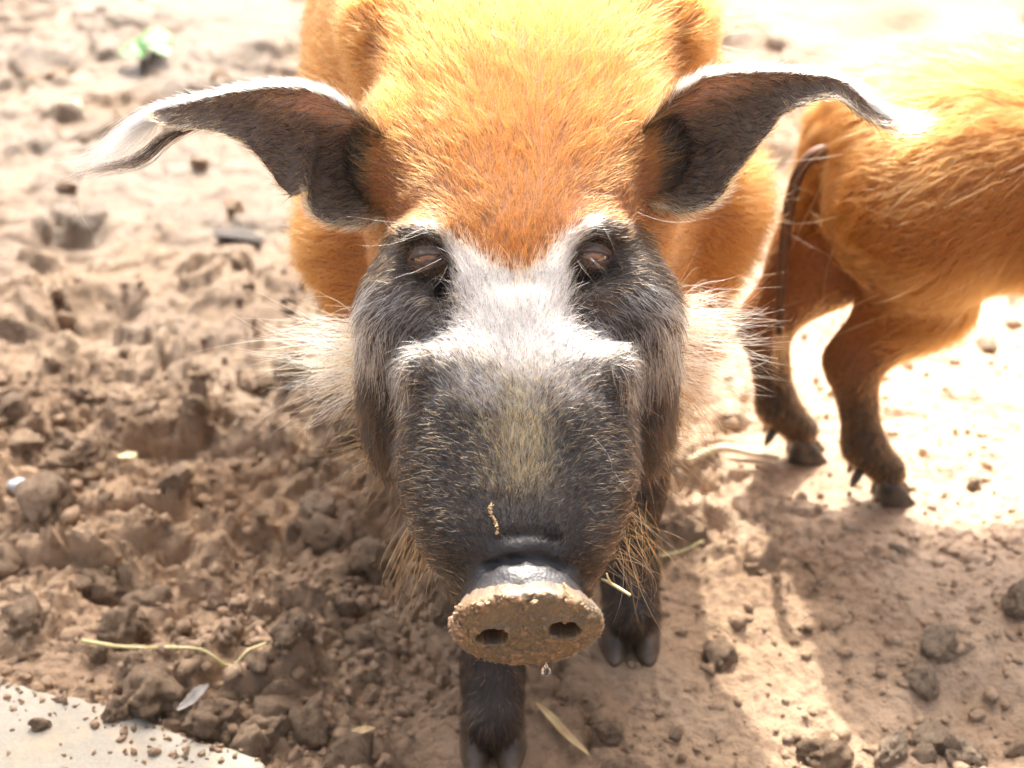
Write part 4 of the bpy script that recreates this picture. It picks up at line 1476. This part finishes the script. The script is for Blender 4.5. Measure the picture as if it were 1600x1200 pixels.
F2N, F2F = FOOT2_NEAR, FOOT2_FAR
F2FN = np.array([0.84, 1.40, 0]); F2FF = np.array([0.90, 1.53, 0])
adds2 = [loft((0, 0, 0), (1, 0, 0), (0, 1, 0), (0, 0, 1), rows2, 0.05), loft((0.97, B2Y, 0.345), h1, (0, 1, 0), h3, head2, 0.06)]
adds2 += leg2(F2N, (0.365, 1.395, 0.325), True) + leg2(F2F, (0.355, 1.525, 0.325), True)
adds2 += leg2(F2FN, (0.83, 1.41, 0.30), False) + leg2(F2FF, (0.85, 1.51, 0.30), False)
for s in (-1, 1):
    adds2.append(cone((0.96, B2Y + s * 0.06, 0.40), (0.93, B2Y + s * 0.15, 0.44), 0.022, 0.006, 0.02))
SDF2 = make_sdf(adds2)


def build_second():
    V, F, NV = surface_nets(SDF2, (0.22, 1.28, -0.01), (1.24, 1.64, 0.50), 0.0056)
    lo = sstep(0.19, 0.09, V[:, 2] + 0.015 * vnoise(V * 30, 3))[:, None]
    col = np.ones((len(V), 4), np.float32)
    col[:, :3] = np.array([0.24, 0.080, 0.022]) * (1 - lo) + np.array([0.045, 0.026, 0.018]) * lo
    col[:, 3] = 0.6
    b = mesh_obj('body', V, F, MAT_SKIN, HOG2, cols=col)
    if not FUR: return b
    rng = np.random.default_rng(88)
    dens = np.where(V[:, 0] > 0.62, 3e4, 17e4)
    dens = np.where((V[:, 2] < 0.17), dens * 1.8, dens)
    dens = np.where(V[:, 2] < 0.022, 0, dens)
    P, Nn = scatter(V, F, NV, dens, 9)
    lo = sstep(0.20, 0.10, P[:, 2] + 0.02 * vnoise(P * 30, 3) + rng.normal(0, 0.012, len(P)))
    D = np.tile([-0.85, 0.0, -0.40], (len(P), 1)) * (1 - lo[:, None]) + np.array([-0.25, 0, -1.0]) * lo[:, None]
    D = D + 0.45 * np.stack([vnoise(P * 26, 1), vnoise(P * 26, 2), vnoise(P * 26, 3)], -1) + 0.3 * np.stack([vnoise(P * 70, 4), vnoise(P * 70, 5), vnoise(P * 70, 6)], -1)
    L = (0.036 - 0.014 * sstep(0.30, 0.24, P[:, 2]) - 0.016 * sstep(0.38, 0.32, P[:, 0])) * (1 - lo) + 0.007 * lo
    S = strands(P, Nn, D, L, 0.30, k=5, curl=0.35, rng=rng, droop=0.12)
    c = pick(len(P), [(5, ORANGE * 0.85), (4, DEEP), (2, SAND * 0.85)], rng)
    m = rng.random(len(P)) < lo * 0.85
    c[m] = pick(m.sum(), [(2.2, BLACK), (4, BROWN * 1.2), (2.8, DEEP)], rng)
    hair_obj('coat', S, np.where(lo > 0.5, 0.00022, 0.00030), c, b)
    # long bristles standing off the rump and belly
    n = 220
    k = rng.choice(len(P), n)
    S = strands(P[k], Nn[k], D[k], np.full(n, 0.075), 0.55, k=6, curl=0.5, rng=rng)
    hair_obj('long_bristles', S[lo[k] < 0.2], np.full((lo[k] < 0.2).sum(), 0.00026), pick((lo[k] < 0.2).sum(), [(3, SAND), (2, CREAM), (2, ORANGE)], rng), b)
    return b


BODY2 = build_second()
for f in (F2N, F2F, F2FN, F2FF):
    hoofs(f, (1, -0.05), HOG2, 0.74)


def tube(name, pts, rad, mat, parent=None, seg=8, n=24, wob=0.0, seed=1):
    pts = np.array(pts, float)
    t, q = crom(np.linspace(0, 1, len(pts)), pts, n)
    rr = np.interp(t, np.linspace(0, 1, len(rad)), rad) if np.ndim(rad) else np.full(n, rad)
    rng = np.random.default_rng(seed)
    V = []
    d = unit(np.gradient(q, axis=0))
    a = unit(np.cross(d, np.array([0.31, 0.2, 0.93]))); b = np.cross(d, a)
    th = np.linspace(0, 2 * pi, seg, endpoint=False)
    for k in range(n):
        r = rr[k] * (1 + wob * rng.normal(0, 1, seg))
        V.append(q[k] + (np.cos(th) * r)[:, None] * a[k] + (np.sin(th) * r)[:, None] * b[k])
    V = np.concatenate(V)
    F = [[k * seg + j, k * seg + (j + 1) % seg, (k + 1) * seg + (j + 1) % seg, (k + 1) * seg + j] for k in range(n - 1) for j in range(seg)]
    F.append(list(range(seg))[::-1]); F.append([(n - 1) * seg + j for j in range(seg)])
    return mesh_obj(name, V, F, mat, parent)


TAILP = [(0.306, 1.46, 0.355), W(1266, 245, 1.45), W(1236, 310, 1.443), W(1222, 420, 1.44), W(1218, 520, 1.44)]
MAT_TAIL = simple_mat('tail_skin', (0.08, 0.034, 0.015), (0.15, 0.06, 0.024), 80, 0.6, 0.3)
TAIL = tube('tail', TAILP, [0.006, 0.006, 0.0055, 0.005, 0.004], MAT_TAIL, HOG2, 10, 40)
if FUR:
    rng = np.random.default_rng(4)
    t, q = crom(np.linspace(0, 1, 5), np.array(TAILP), 60)
    k = rng.integers(0, 58, 600)
    out = unit(rng.normal(0, 1, (600, 3)) * np.array([1, 1, 0.2]))
    S = strands(q[k] + out * 0.0045, out, np.tile([0, 0, -1.0], (600, 1)), np.full(600, 0.009), 0.12, k=4, rng=rng)
    T = guided([[W(1216, 505, 1.44), W(1218, 545, 1.44), W(1226, 590, 1.438)], [W(1216, 515, 1.44), W(1214, 560, 1.44), W(1216, 610, 1.438)]], 50, 4, rng, 0.003, 0.004, 0.006, 0.5)
    S = np.concatenate([S, T])
    hair_obj('tail_hair', S, np.full(len(S), 0.0002), pick(len(S), [(4, BROWN), (3, BLACK), (2, DEEP), (1, SAND)], rng), TAIL)

# ------------------------------------------------------------------ concrete edge
def slab():
    m, nt, b = new_mat('worn_concrete')
    tc = N(nt, 'ShaderNodeTexCoord')
    n1 = N(nt, 'ShaderNodeTexNoise', Scale=9.0, Detail=9, Roughness=0.65)
    n2 = N(nt, 'ShaderNodeTexNoise', Scale=330.0, Detail=6, Roughness=0.7)
    n3 = N(nt, 'ShaderNodeTexNoise', Scale=28.0, Detail=6, Roughness=0.6)
    for n in (n1, n2, n3): nt.links.new(tc.outputs['Object'], n.inputs['Vector'])
    c = ramp(nt, n1.outputs['Fac'], [(0.3, (0.27, 0.24, 0.19)), (0.7, (0.36, 0.33, 0.275))])
    c2 = ramp(nt, n2.outputs['Fac'], [(0.3, (0.82, 0.8, 0.78)), (0.7, (1.08, 1.08, 1.08))])
    mx = N(nt, 'ShaderNodeMix', data_type='RGBA', blend_type='MULTIPLY'); mx.inputs[0].default_value = 1
    nt.links.new(c, mx.inputs[6]); nt.links.new(c2, mx.inputs[7])
    mm = N(nt, 'ShaderNodeMix', data_type='RGBA')
    nt.links.new(ramp(nt, n3.outputs['Fac'], [(0.52, (0, 0, 0)), (0.72, (0.75,) * 3)]), mm.inputs[0])
    nt.links.new(mx.outputs[2], mm.inputs[6]); mm.inputs[7].default_value = (0.42, 0.30, 0.20, 1)
    nt.links.new(mm.outputs[2], b.inputs['Base Color'])
    b.inputs['Roughness'].default_value = 0.85
    bm = N(nt, 'ShaderNodeBump', Strength=0.4, Distance=0.0015)
    nt.links.new(n2.outputs['Fac'], bm.inputs['Height']); nt.links.new(bm.outputs[0], b.inputs['Normal'])
    edge = np.array(SLAB)
    t, e = crom(np.linspace(0, 1, len(edge)), edge[:, :2], 60)
    e = e + 0.004 * np.stack([vnoise(np.stack([t * 30, t * 0], -1), 2), vnoise(np.stack([t * 30, t * 0 + 5], -1), 3)], -1)
    inner = np.array([-1.6, 0.1])
    top = 0.016
    V, F = [], []
    prof = [(-0.004, -0.09), (0.0, 0.004), (0.0025, 0.012), (0.007, 0.0155), (0.02, top)]
    dirv = unit(np.array([-0.5, -0.9]))
    for off, z in prof:
        for p in e: V.append((p[0] + dirv[0] * off, p[1] + dirv[1] * off, z))
    for p in e: V.append((p[0] + dirv[0] * 2.2, p[1] + dirv[1] * 2.2, top))
    n = len(e)
    for k in range(len(prof)):
        for j in range(n - 1):
            F.append([k * n + j, k * n + j + 1, (k + 1) * n + j + 1, (k + 1) * n + j][::-1])
    o = mesh_obj('pavement', np.array(V), F, m)
    tag(o, 'pale concrete edge beside the mud, dusted with dry soil', kind='structure')
    return e


EDGE = slab()

# ------------------------------------------------------------------ clods and crumbs of mud
def gz(x, y):
    return float(mud_height(np.array([x]), np.array([y]))[0])


def on_slab(x, y):
    i = np.argmin(np.hypot(EDGE[:, 0] - x, EDGE[:, 1] - y))
    return (x - EDGE[i, 0]) * -0.5 + (y - EDGE[i, 1]) * -0.9 > 0.004




def clod_mesh(seed, sub=3):
    base, faces = ICO[sub]
    rng = np.random.default_rng(seed)
    off = rng.uniform(0, 80, 3)
    d = 1 + 0.38 * vnoise(base * 1.3 + off, 4) + 0.22 * vnoise(base * 2.9 + off, 6) + 0.12 * vnoise(base * 6.5 + off, 8) + 0.11 * vnoise(base * 11 + off, 9) + 0.07 * vnoise(base * 23 + off, 10)
    P = base * d[:, None] * np.array([1.0, rng.uniform(0.65, 0.95), rng.uniform(0.5, 0.8)])
    # a few broken flats
    for _ in range(7):
        nrm = unit(rng.normal(0, 1, 3)); c = rng.uniform(0.45, 0.75)
        ex = np.maximum(P @ nrm - c, 0)
        P = P - nrm * (ex * 0.85)[:, None]
    me = bpy.data.meshes.new('mud_clod')
    me.from_pydata(P.tolist(), [], faces)
    me.polygons.foreach_set('use_smooth', [True] * len(me.polygons))
    me.materials.append(MAT_CLOD)
    return me


CLODS = [clod_mesh(100 + k, 4) for k in range(9)]
MAT_PALECLOD = MAT_CLOD.copy(); MAT_PALECLOD.name = 'pale_dry_clod'
for nd in MAT_PALECLOD.node_tree.nodes:
    if nd.type == 'VALTORGB' and abs(nd.color_ramp.elements[0].color[0] - 0.31) < 0.01:
        for e, c in zip(nd.color_ramp.elements, ((0.46, 0.32, 0.20), (0.60, 0.45, 0.31), (0.66, 0.53, 0.39))): e.color = (*c, 1)
CLOD_GROUP = 'mud clods on the churned ground'


def clod_label(x, y, r):
    size = 'small crumbly' if r < 0.013 else ('large knobbly' if r > 0.021 else 'lumpy')
    if np.hypot(EDGE[:, 0] - x, EDGE[:, 1] - y).min() < 0.10: where = 'close to the edge of the concrete'
    elif x > 0.2 and y < 1.6: where = 'on the dry ground in front of the smaller hog'
    elif y > 1.75: where = 'on the open mud far behind the hogs' if x > 0 else 'on the pale wet mud behind the blackish lump'
    elif x > -0.16: where = 'next to the front feet of the large hog'
    elif y > 1.35: where = 'on the open mud under the notched ear'
    else: where = 'in the shaded churned mud left of the front hoof'
    return size + ' brown mud clod lying ' + where


def put_clod(x, y, r, k, rot, sink=0.25, label=None):
    o = bpy.data.objects.new('mud_clod', CLODS[k % len(CLODS)])
    COL.objects.link(o)
    z = 0.016 if on_slab(x, y) else gz(x, y)
    o.location = (x, y, z + r * (0.55 - sink))
    o.scale = (r, r, r)
    o.rotation_euler = (rot * 0.07, rot * 0.05, rot)
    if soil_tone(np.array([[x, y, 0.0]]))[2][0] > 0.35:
        o.material_slots[0].link = 'OBJECT'
        o.material_slots[0].material = MAT_PALECLOD
    tag(o, label or clod_label(x, y, r), 'mud clod', CLOD_GROUP)


SPEC = [(195, 992, 44, 'flat-topped pale brown clod beside the long bent straw'), (238, 1092, 52, 'big crumbly brown clod at the edge of the concrete'),
        (330, 1130, 46, 'rounded clod with a whitish cap next to the grey dead leaf'), (75, 805, 70, 'broad clod with a sunlit crust in the open mud'),
        (66, 1141, 15, 'small dry clod lying alone on the pale concrete'), (275, 1004, 14, 'little dark clod just above the long bent straw')]
for k, (px, py, rp, lab) in enumerate(SPEC):
    g = G(px, py, 0.012)
    put_clod(g[0], g[1], rp * 0.00056, k, k * 1.7, 0.3, lab)
rng = np.random.default_rng(31)
cnt = 0
while cnt < 120:
    px, py = rng.uniform(-20, 1620), rng.uniform(560, 1230) if rng.random() < 0.75 else rng.uniform(60, 560)
    g = G(px, py)
    x, y = g[0], g[1]
    if on_slab(x, y) or any(np.hypot(x - a, y - b) < 0.075 for a, b, c in FEET): continue
    left = px < 720
    if not left and rng.random() < (0.45 if (py > 980 and px > 1150) else 0.8): continue
    put_clod(x, y, rng.uniform(0.008, 0.027) * (1 if left or py > 950 else 0.7), int(rng.integers(0, 9)), rng.uniform(0, 6.28), rng.uniform(0.15, 0.5))
    cnt += 1


def crumbs():
    rng = np.random.default_rng(61)
    V, F = [], []
    n = 0
    P = []
    while len(P) < 3600:
        px, py = rng.uniform(-60, 1660), rng.uniform(420, 1240)
        g = G(px, py)
        dens = 0.45 + 0.55 * float(vnoise(np.array([[g[0] * 5, g[1] * 5]]), 9)[0])
        if px > 760: dens *= 0.25
        if rng.random() > dens: continue
        P.append((g[0], g[1]))
    # a drift along the concrete
    for _ in range(260):
        e = EDGE[rng.integers(0, len(EDGE))]
        o = abs(rng.normal(0, 0.018))
        sgn = rng.choice([-1, 1], p=[0.6, 0.4])
        P.append((e[0] + 0.5 * o * sgn + rng.normal(0, 0.01), e[1] + 0.9 * o * sgn))
    P = np.array(P)
    hz = mud_height(P[:, 0], P[:, 1])
    for (x, y), z in zip(P, hz):
        sl = on_slab(x, y)
        r = min(rng.lognormal(math.log(0.0032), 0.55), 0.010) * (0.6 if sl else 1)
        lump(V, F, np.array([x, y, (0.016 if sl else z) + r * 0.2]), r, rng, 1)
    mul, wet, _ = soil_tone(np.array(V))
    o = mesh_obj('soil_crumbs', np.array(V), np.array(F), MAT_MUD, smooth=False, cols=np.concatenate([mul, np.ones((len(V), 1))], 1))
    tag(o, 'small loose crumbs of brown soil scattered over the mud', 'soil', kind='stuff')


crumbs()

# ------------------------------------------------------------------ straws, leaves and other litter
MAT_STRAW = simple_mat('straw', (0.52, 0.42, 0.17), (0.68, 0.60, 0.32), 120, 0.5, 0.2)
MAT_DRY = simple_mat('dead_leaf', (0.16, 0.14, 0.125), (0.24, 0.21, 0.19), 60, 0.6, 0.3)
MAT_DRYTAN = simple_mat('tan_blade', (0.42, 0.28, 0.13), (0.58, 0.42, 0.22), 60, 0.6, 0.3)
MAT_GREEN = simple_mat('green_leaf', (0.05, 0.14, 0.035), (0.10, 0.24, 0.06), 40, 0.45, 0.3)
MAT_STONE = simple_mat('blue_grey_stone', (0.22, 0.24, 0.28), (0.36, 0.38, 0.42), 60, 0.6, 0.4)
MAT_DARKWOOD = simple_mat('dark_mud', (0.035, 0.026, 0.020), (0.075, 0.055, 0.042), 50, 0.7, 0.6)
MAT_PALEWOOD = simple_mat('pale_stick', (0.55, 0.43, 0.26), (0.70, 0.60, 0.42), 60, 0.6, 0.3)


def lie(px, py, h):
    g = G(px, py, 0.01)
    return np.array([g[0], g[1], gz(g[0], g[1]) + h])


def lay(pts, h):
    P = np.array([lie(a, b, h) for a, b in pts])
    zmax = P[:, 2]
    P[:, 2] = 0.35 * P[:, 2] + 0.65 * np.maximum(zmax.mean(), zmax)
    return P


o = tube('bent_straw', lay([(130, 1014), (185, 1028), (235, 1038), (270, 1050), (320, 1052), (360, 1052), (390, 1044), (418, 1034)], 0.006), [0.0018, 0.0016, 0.0015, 0.0013, 0.0016, 0.0012], MAT_STRAW, None, 7, 40, 0.06)
tube('side_shoot', lay([(362, 1050), (372, 1042), (378, 1030)], 0.006), [0.0010, 0.0006], MAT_STRAW, o, 6, 10)
tag(o, 'long bent yellow straw lying across the mud near the concrete', 'straw')


def blade(name, pts, wid, mat, label, cat, curl=0.25, thick=0.0006, h=0.006):
    P = lay(pts, h) if len(pts[0]) == 2 else np.array(pts, float)
    t, q = crom(np.linspace(0, 1, len(P)), P, 22)
    d = unit(np.gradient(q, axis=0))
    sd = unit(np.cross(d, np.array([0, 0, 1.0])))
    V, m = [], 7
    w = wid * np.sin(pi * np.clip(t * 0.94 + 0.04, 0, 1)) ** 0.75
    for k in range(22):
        for j in range(m):
            a = (j / (m - 1) - 0.5) * 2
            V.append(q[k] + sd[k] * a * w[k] * 0.5 + np.array([0, 0, 1]) * (curl * w[k] * a * a * 0.5 + 0.04 * w[k] * math.sin(k * 1.3 + a * 2)))
    n = len(V)
    V = V + [v - np.array([0, 0, thick]) for v in V]
    F = []
    for k in range(21):
        for j in range(m - 1):
            f = [k * m + j, k * m + j + 1, (k + 1) * m + j + 1, (k + 1) * m + j]
            F.append(f); F.append([x + n for x in f[::-1]])
    for k in range(21):
        for j in (0, m - 1):
            F.append([k * m + j, (k + 1) * m + j, (k + 1) * m + j + n, k * m + j + n])
    o = mesh_obj(name, np.array(V), F, mat)
    tag(o, label, cat)
    return o


blade('dead_leaf', [(280, 1132), (300, 1120), (318, 1105), (326, 1082)], 0.011, MAT_DRY, 'curled grey dead leaf standing among clods by the concrete', 'leaf', 0.5, h=0.012)
blade('grass_blade', [(520, 1170), (545, 1150), (565, 1138), (585, 1132)], 0.010, MAT_DRYTAN, 'tan dry grass blade lying left of the front hoof', 'grass blade', 0.3, h=0.01)
blade('grass_blade', [(838, 1090), (862, 1112), (888, 1140), (922, 1168)], 0.008, MAT_DRYTAN, 'broad tan grass blade lying right of the front hoof', 'grass blade', 0.4, h=0.006)
blade('green_leaf', [(196, 92), (215, 84), (240, 82), (262, 92)], 0.075, MAT_GREEN, 'fresh green leaf lying on the bare mud far behind', 'leaf', 0.06, h=0.022)
blade('green_leaf', [(100, 158), (112, 153), (124, 157)], 0.022, MAT_GREEN, 'tiny green leaf scrap on pale mud', 'leaf', 0.2, h=0.006)
blade('grass_blade', [(190, 745), (203, 735), (216, 728)], 0.012, MAT_STRAW, 'short pale straw stub sticking out of a clod', 'grass blade', 0.3, h=0.012)
o = tube('pale_stick', lay([(1075, 700), (1125, 693), (1180, 699), (1218, 706)], 0.006), [0.004, 0.0045, 0.004, 0.003], MAT_PALEWOOD, None, 8, 24, 0.06)
tag(o, 'straight pale stick on sunlit ground behind the large hog', 'stick')
o = tube('straw', lay([(980, 862), (1060, 846), (1100, 838)], 0.004), [0.0012, 0.001], MAT_STRAW, None, 6, 16)
tag(o, 'thin straw stem lying by the shaded front leg', 'straw')
g = lie(372, 366, 0.004)
o = bpy.data.objects.new('mud_clod', CLODS[3].copy())
COL.objects.link(o)
o.data.materials.clear(); o.data.materials.append(MAT_DARKWOOD)
o.location = g; o.scale = (0.042, 0.026, 0.011); o.rotation_euler = (0, 0, -0.3)
tag(o, 'blackish wet lump sunk in the mud under the notched ear', 'mud clod', CLOD_GROUP)


def pebble(px, py, r, mat, label):
    base, faces = ICO[3]
    g = lie(px, py, r * 0.35)
    P = base * (1 + 0.12 * vnoise(base * 1.6 + px, 3))[:, None] * np.array([1, 0.8, 0.6]) * r + g
    o = mesh_obj('pebble', P, faces, mat)
    tag(o, label, 'pebble')


pebble(26, 737, 0.012, MAT_STONE, 'smooth blue-grey pebble on sunlit crust of a clod')

# bits stuck to the snout
def seed_bit(name, pts, label, r=0.0009, seed=3):
    rng = np.random.default_rng(seed)
    V, F = [], []
    t, q = crom(np.linspace(0, 1, len(pts)), np.array(pts), 26)
    for p in q:
        for _ in range(3):
            lump(V, F, p + rng.normal(0, r * 0.6, 3), r * rng.uniform(0.5, 1.0), rng, 1)
    o = mesh_obj(name, np.array(V), F, MAT_DRYTAN)
    tag(o, label, 'grass bit')


seed_bit('seed_head', [W(768, 788, 0.891), W(766, 800, 0.888), W(774, 815, 0.884), W(777, 832, 0.880)], 'crumbly golden seed head stuck on the black muzzle')
seed_bit('seed_head', [W(882, 912, 0.845), W(884, 924, 0.842), W(893, 934, 0.838)], 'golden seed scrap stuck on the rim of the snout', 0.0008, 5)
o = tube('straw_twig', [W(940, 905, 0.885), W(955, 912, 0.876), W(972, 922, 0.870), W(985, 930, 0.866)], [0.0009, 0.0011, 0.0009], MAT_STRAW, None, 6, 14)
tube('side_shoot', [W(955, 912, 0.876), W(950, 903, 0.874), W(948, 896, 0.874)], [0.0008, 0.0005], MAT_STRAW, o, 6, 8)
tag(o, 'forked yellow straw twig caught in the hair beside the snout', 'straw')


def drop():
    m, nt, b = new_mat('water')
    b.inputs['Transmission Weight'].default_value = 1.0
    b.inputs['Roughness'].default_value = 0.0
    b.inputs['IOR'].default_value = 1.333
    nn = N(nt, 'ShaderNodeTexNoise', Scale=300.0)
    nt.links.new(ramp(nt, nn.outputs['Fac'], [(0.3, (0.95, 0.93, 0.88)), (0.7, (1, 1, 1))]), b.inputs['Base Color'])
    base, faces = ICO[4]
    c = W(853, 1048, 0.838)
    P = base.copy()
    k = np.clip(P[:, 2], 0, 1)
    P[:, :2] *= (1 - 0.75 * k ** 0.8)[:, None]
    P[:, 2] = np.where(P[:, 2] > 0, P[:, 2] * 2.2, P[:, 2])
    o = mesh_obj('water_drop', P * 0.0031 + c, faces, m)
    tag(o, 'clear water drop hanging from the bottom of the muddy snout', 'water drop')


drop()

# ------------------------------------------------------------------ an unseen tree, added to shade the near left
def added_shade_tree():
    rng = np.random.default_rng(19)
    root = empty('added_shade_tree', (-2.1, 4.9, 0))
    tag(root, 'unseen leafy tree added to shade the near left mud', 'tree')
    bark = simple_mat('bark', (0.10, 0.075, 0.055), (0.22, 0.17, 0.13), 14, 0.9, 0.8)
    leafm, nt, b = new_mat('tree_leaf')
    nn = N(nt, 'ShaderNodeTexNoise', Scale=2.0, Detail=4)
    nt.links.new(ramp(nt, nn.outputs['Fac'], [(0.3, (0.035, 0.085, 0.02)), (0.7, (0.08, 0.16, 0.035))]), b.inputs['Base Color'])
    b.inputs['Roughness'].default_value = 0.45
    trunk = tube('trunk', [(-2.1, 4.9, -0.1), (-2.05, 4.85, 0.9), (-1.9, 4.7, 1.9), (-1.6, 4.3, 2.8)], [0.17, 0.13, 0.11, 0.08], bark, root, 12, 30, 0.03)
    up = SUN_DIR / SUN_DIR[2]
    cent = []
    # bough ends lie where their shade falls on the near left ground
    tries = 0
    while len(cent) < 430 and tries < 40000:
        tries += 1
        x, y = rng.uniform(-1.15, -0.255), rng.uniform(0.55, 1.75)
        k = 1.0 if y < 1.22 else max(0.0, 1 - (y - 1.22) / 0.40)
        k *= 1.0 - 0.9 * math.exp(-(((x + 0.40) / 0.07) ** 2 + ((y - 1.30) / 0.05) ** 2))
        k *= 1.0 - 0.9 * math.exp(-(((x + 0.50) / 0.06) ** 2 + ((y - 1.17) / 0.04) ** 2))
        if x > -0.33 and y < 0.92: k = 0
        if rng.random() > k: continue
        h = rng.uniform(2.3, 3.3)
        cent.append(np.array([x, y, 0]) + up * h)
    cent = np.array(cent)
    for k in range(9):
        e = cent[rng.integers(0, len(cent))]
        s = np.array([-1.6, 4.3, 2.75]); mid = (s + e) / 2 + np.array([0, 0, 0.25])
        tube('bough', [s, mid, e], [0.055, 0.03, 0.008], bark, trunk, 8, 16, 0.03, k)
    V, F = [], []
    for c in cent:
        for _ in range(9):
            p = c + rng.normal(0, 0.055, 3)
            nrm = unit(rng.normal(0, 0.6, 3) + np.array([0, 0.3, 1.0])); a = unit(np.cross(nrm, rng.normal(0, 1, 3))); bb = np.cross(nrm, a)
            L, wd = rng.uniform(0.06, 0.10), rng.uniform(0.028, 0.042)
            n = len(V)
            V += [p - a * L * .5, p + bb * wd * .5 - a * L * .1, p + a * L * .5 - nrm * 0.01, p - bb * wd * .5 - a * L * .1, p - nrm * 0.006]
            F += [[n, n + 1, n + 4], [n + 1, n + 2, n + 4], [n + 2, n + 3, n + 4], [n + 3, n, n + 4]]
    cr = mesh_obj('crown', np.array(V), np.array(F), leafm, root, smooth=False)


added_shade_tree()
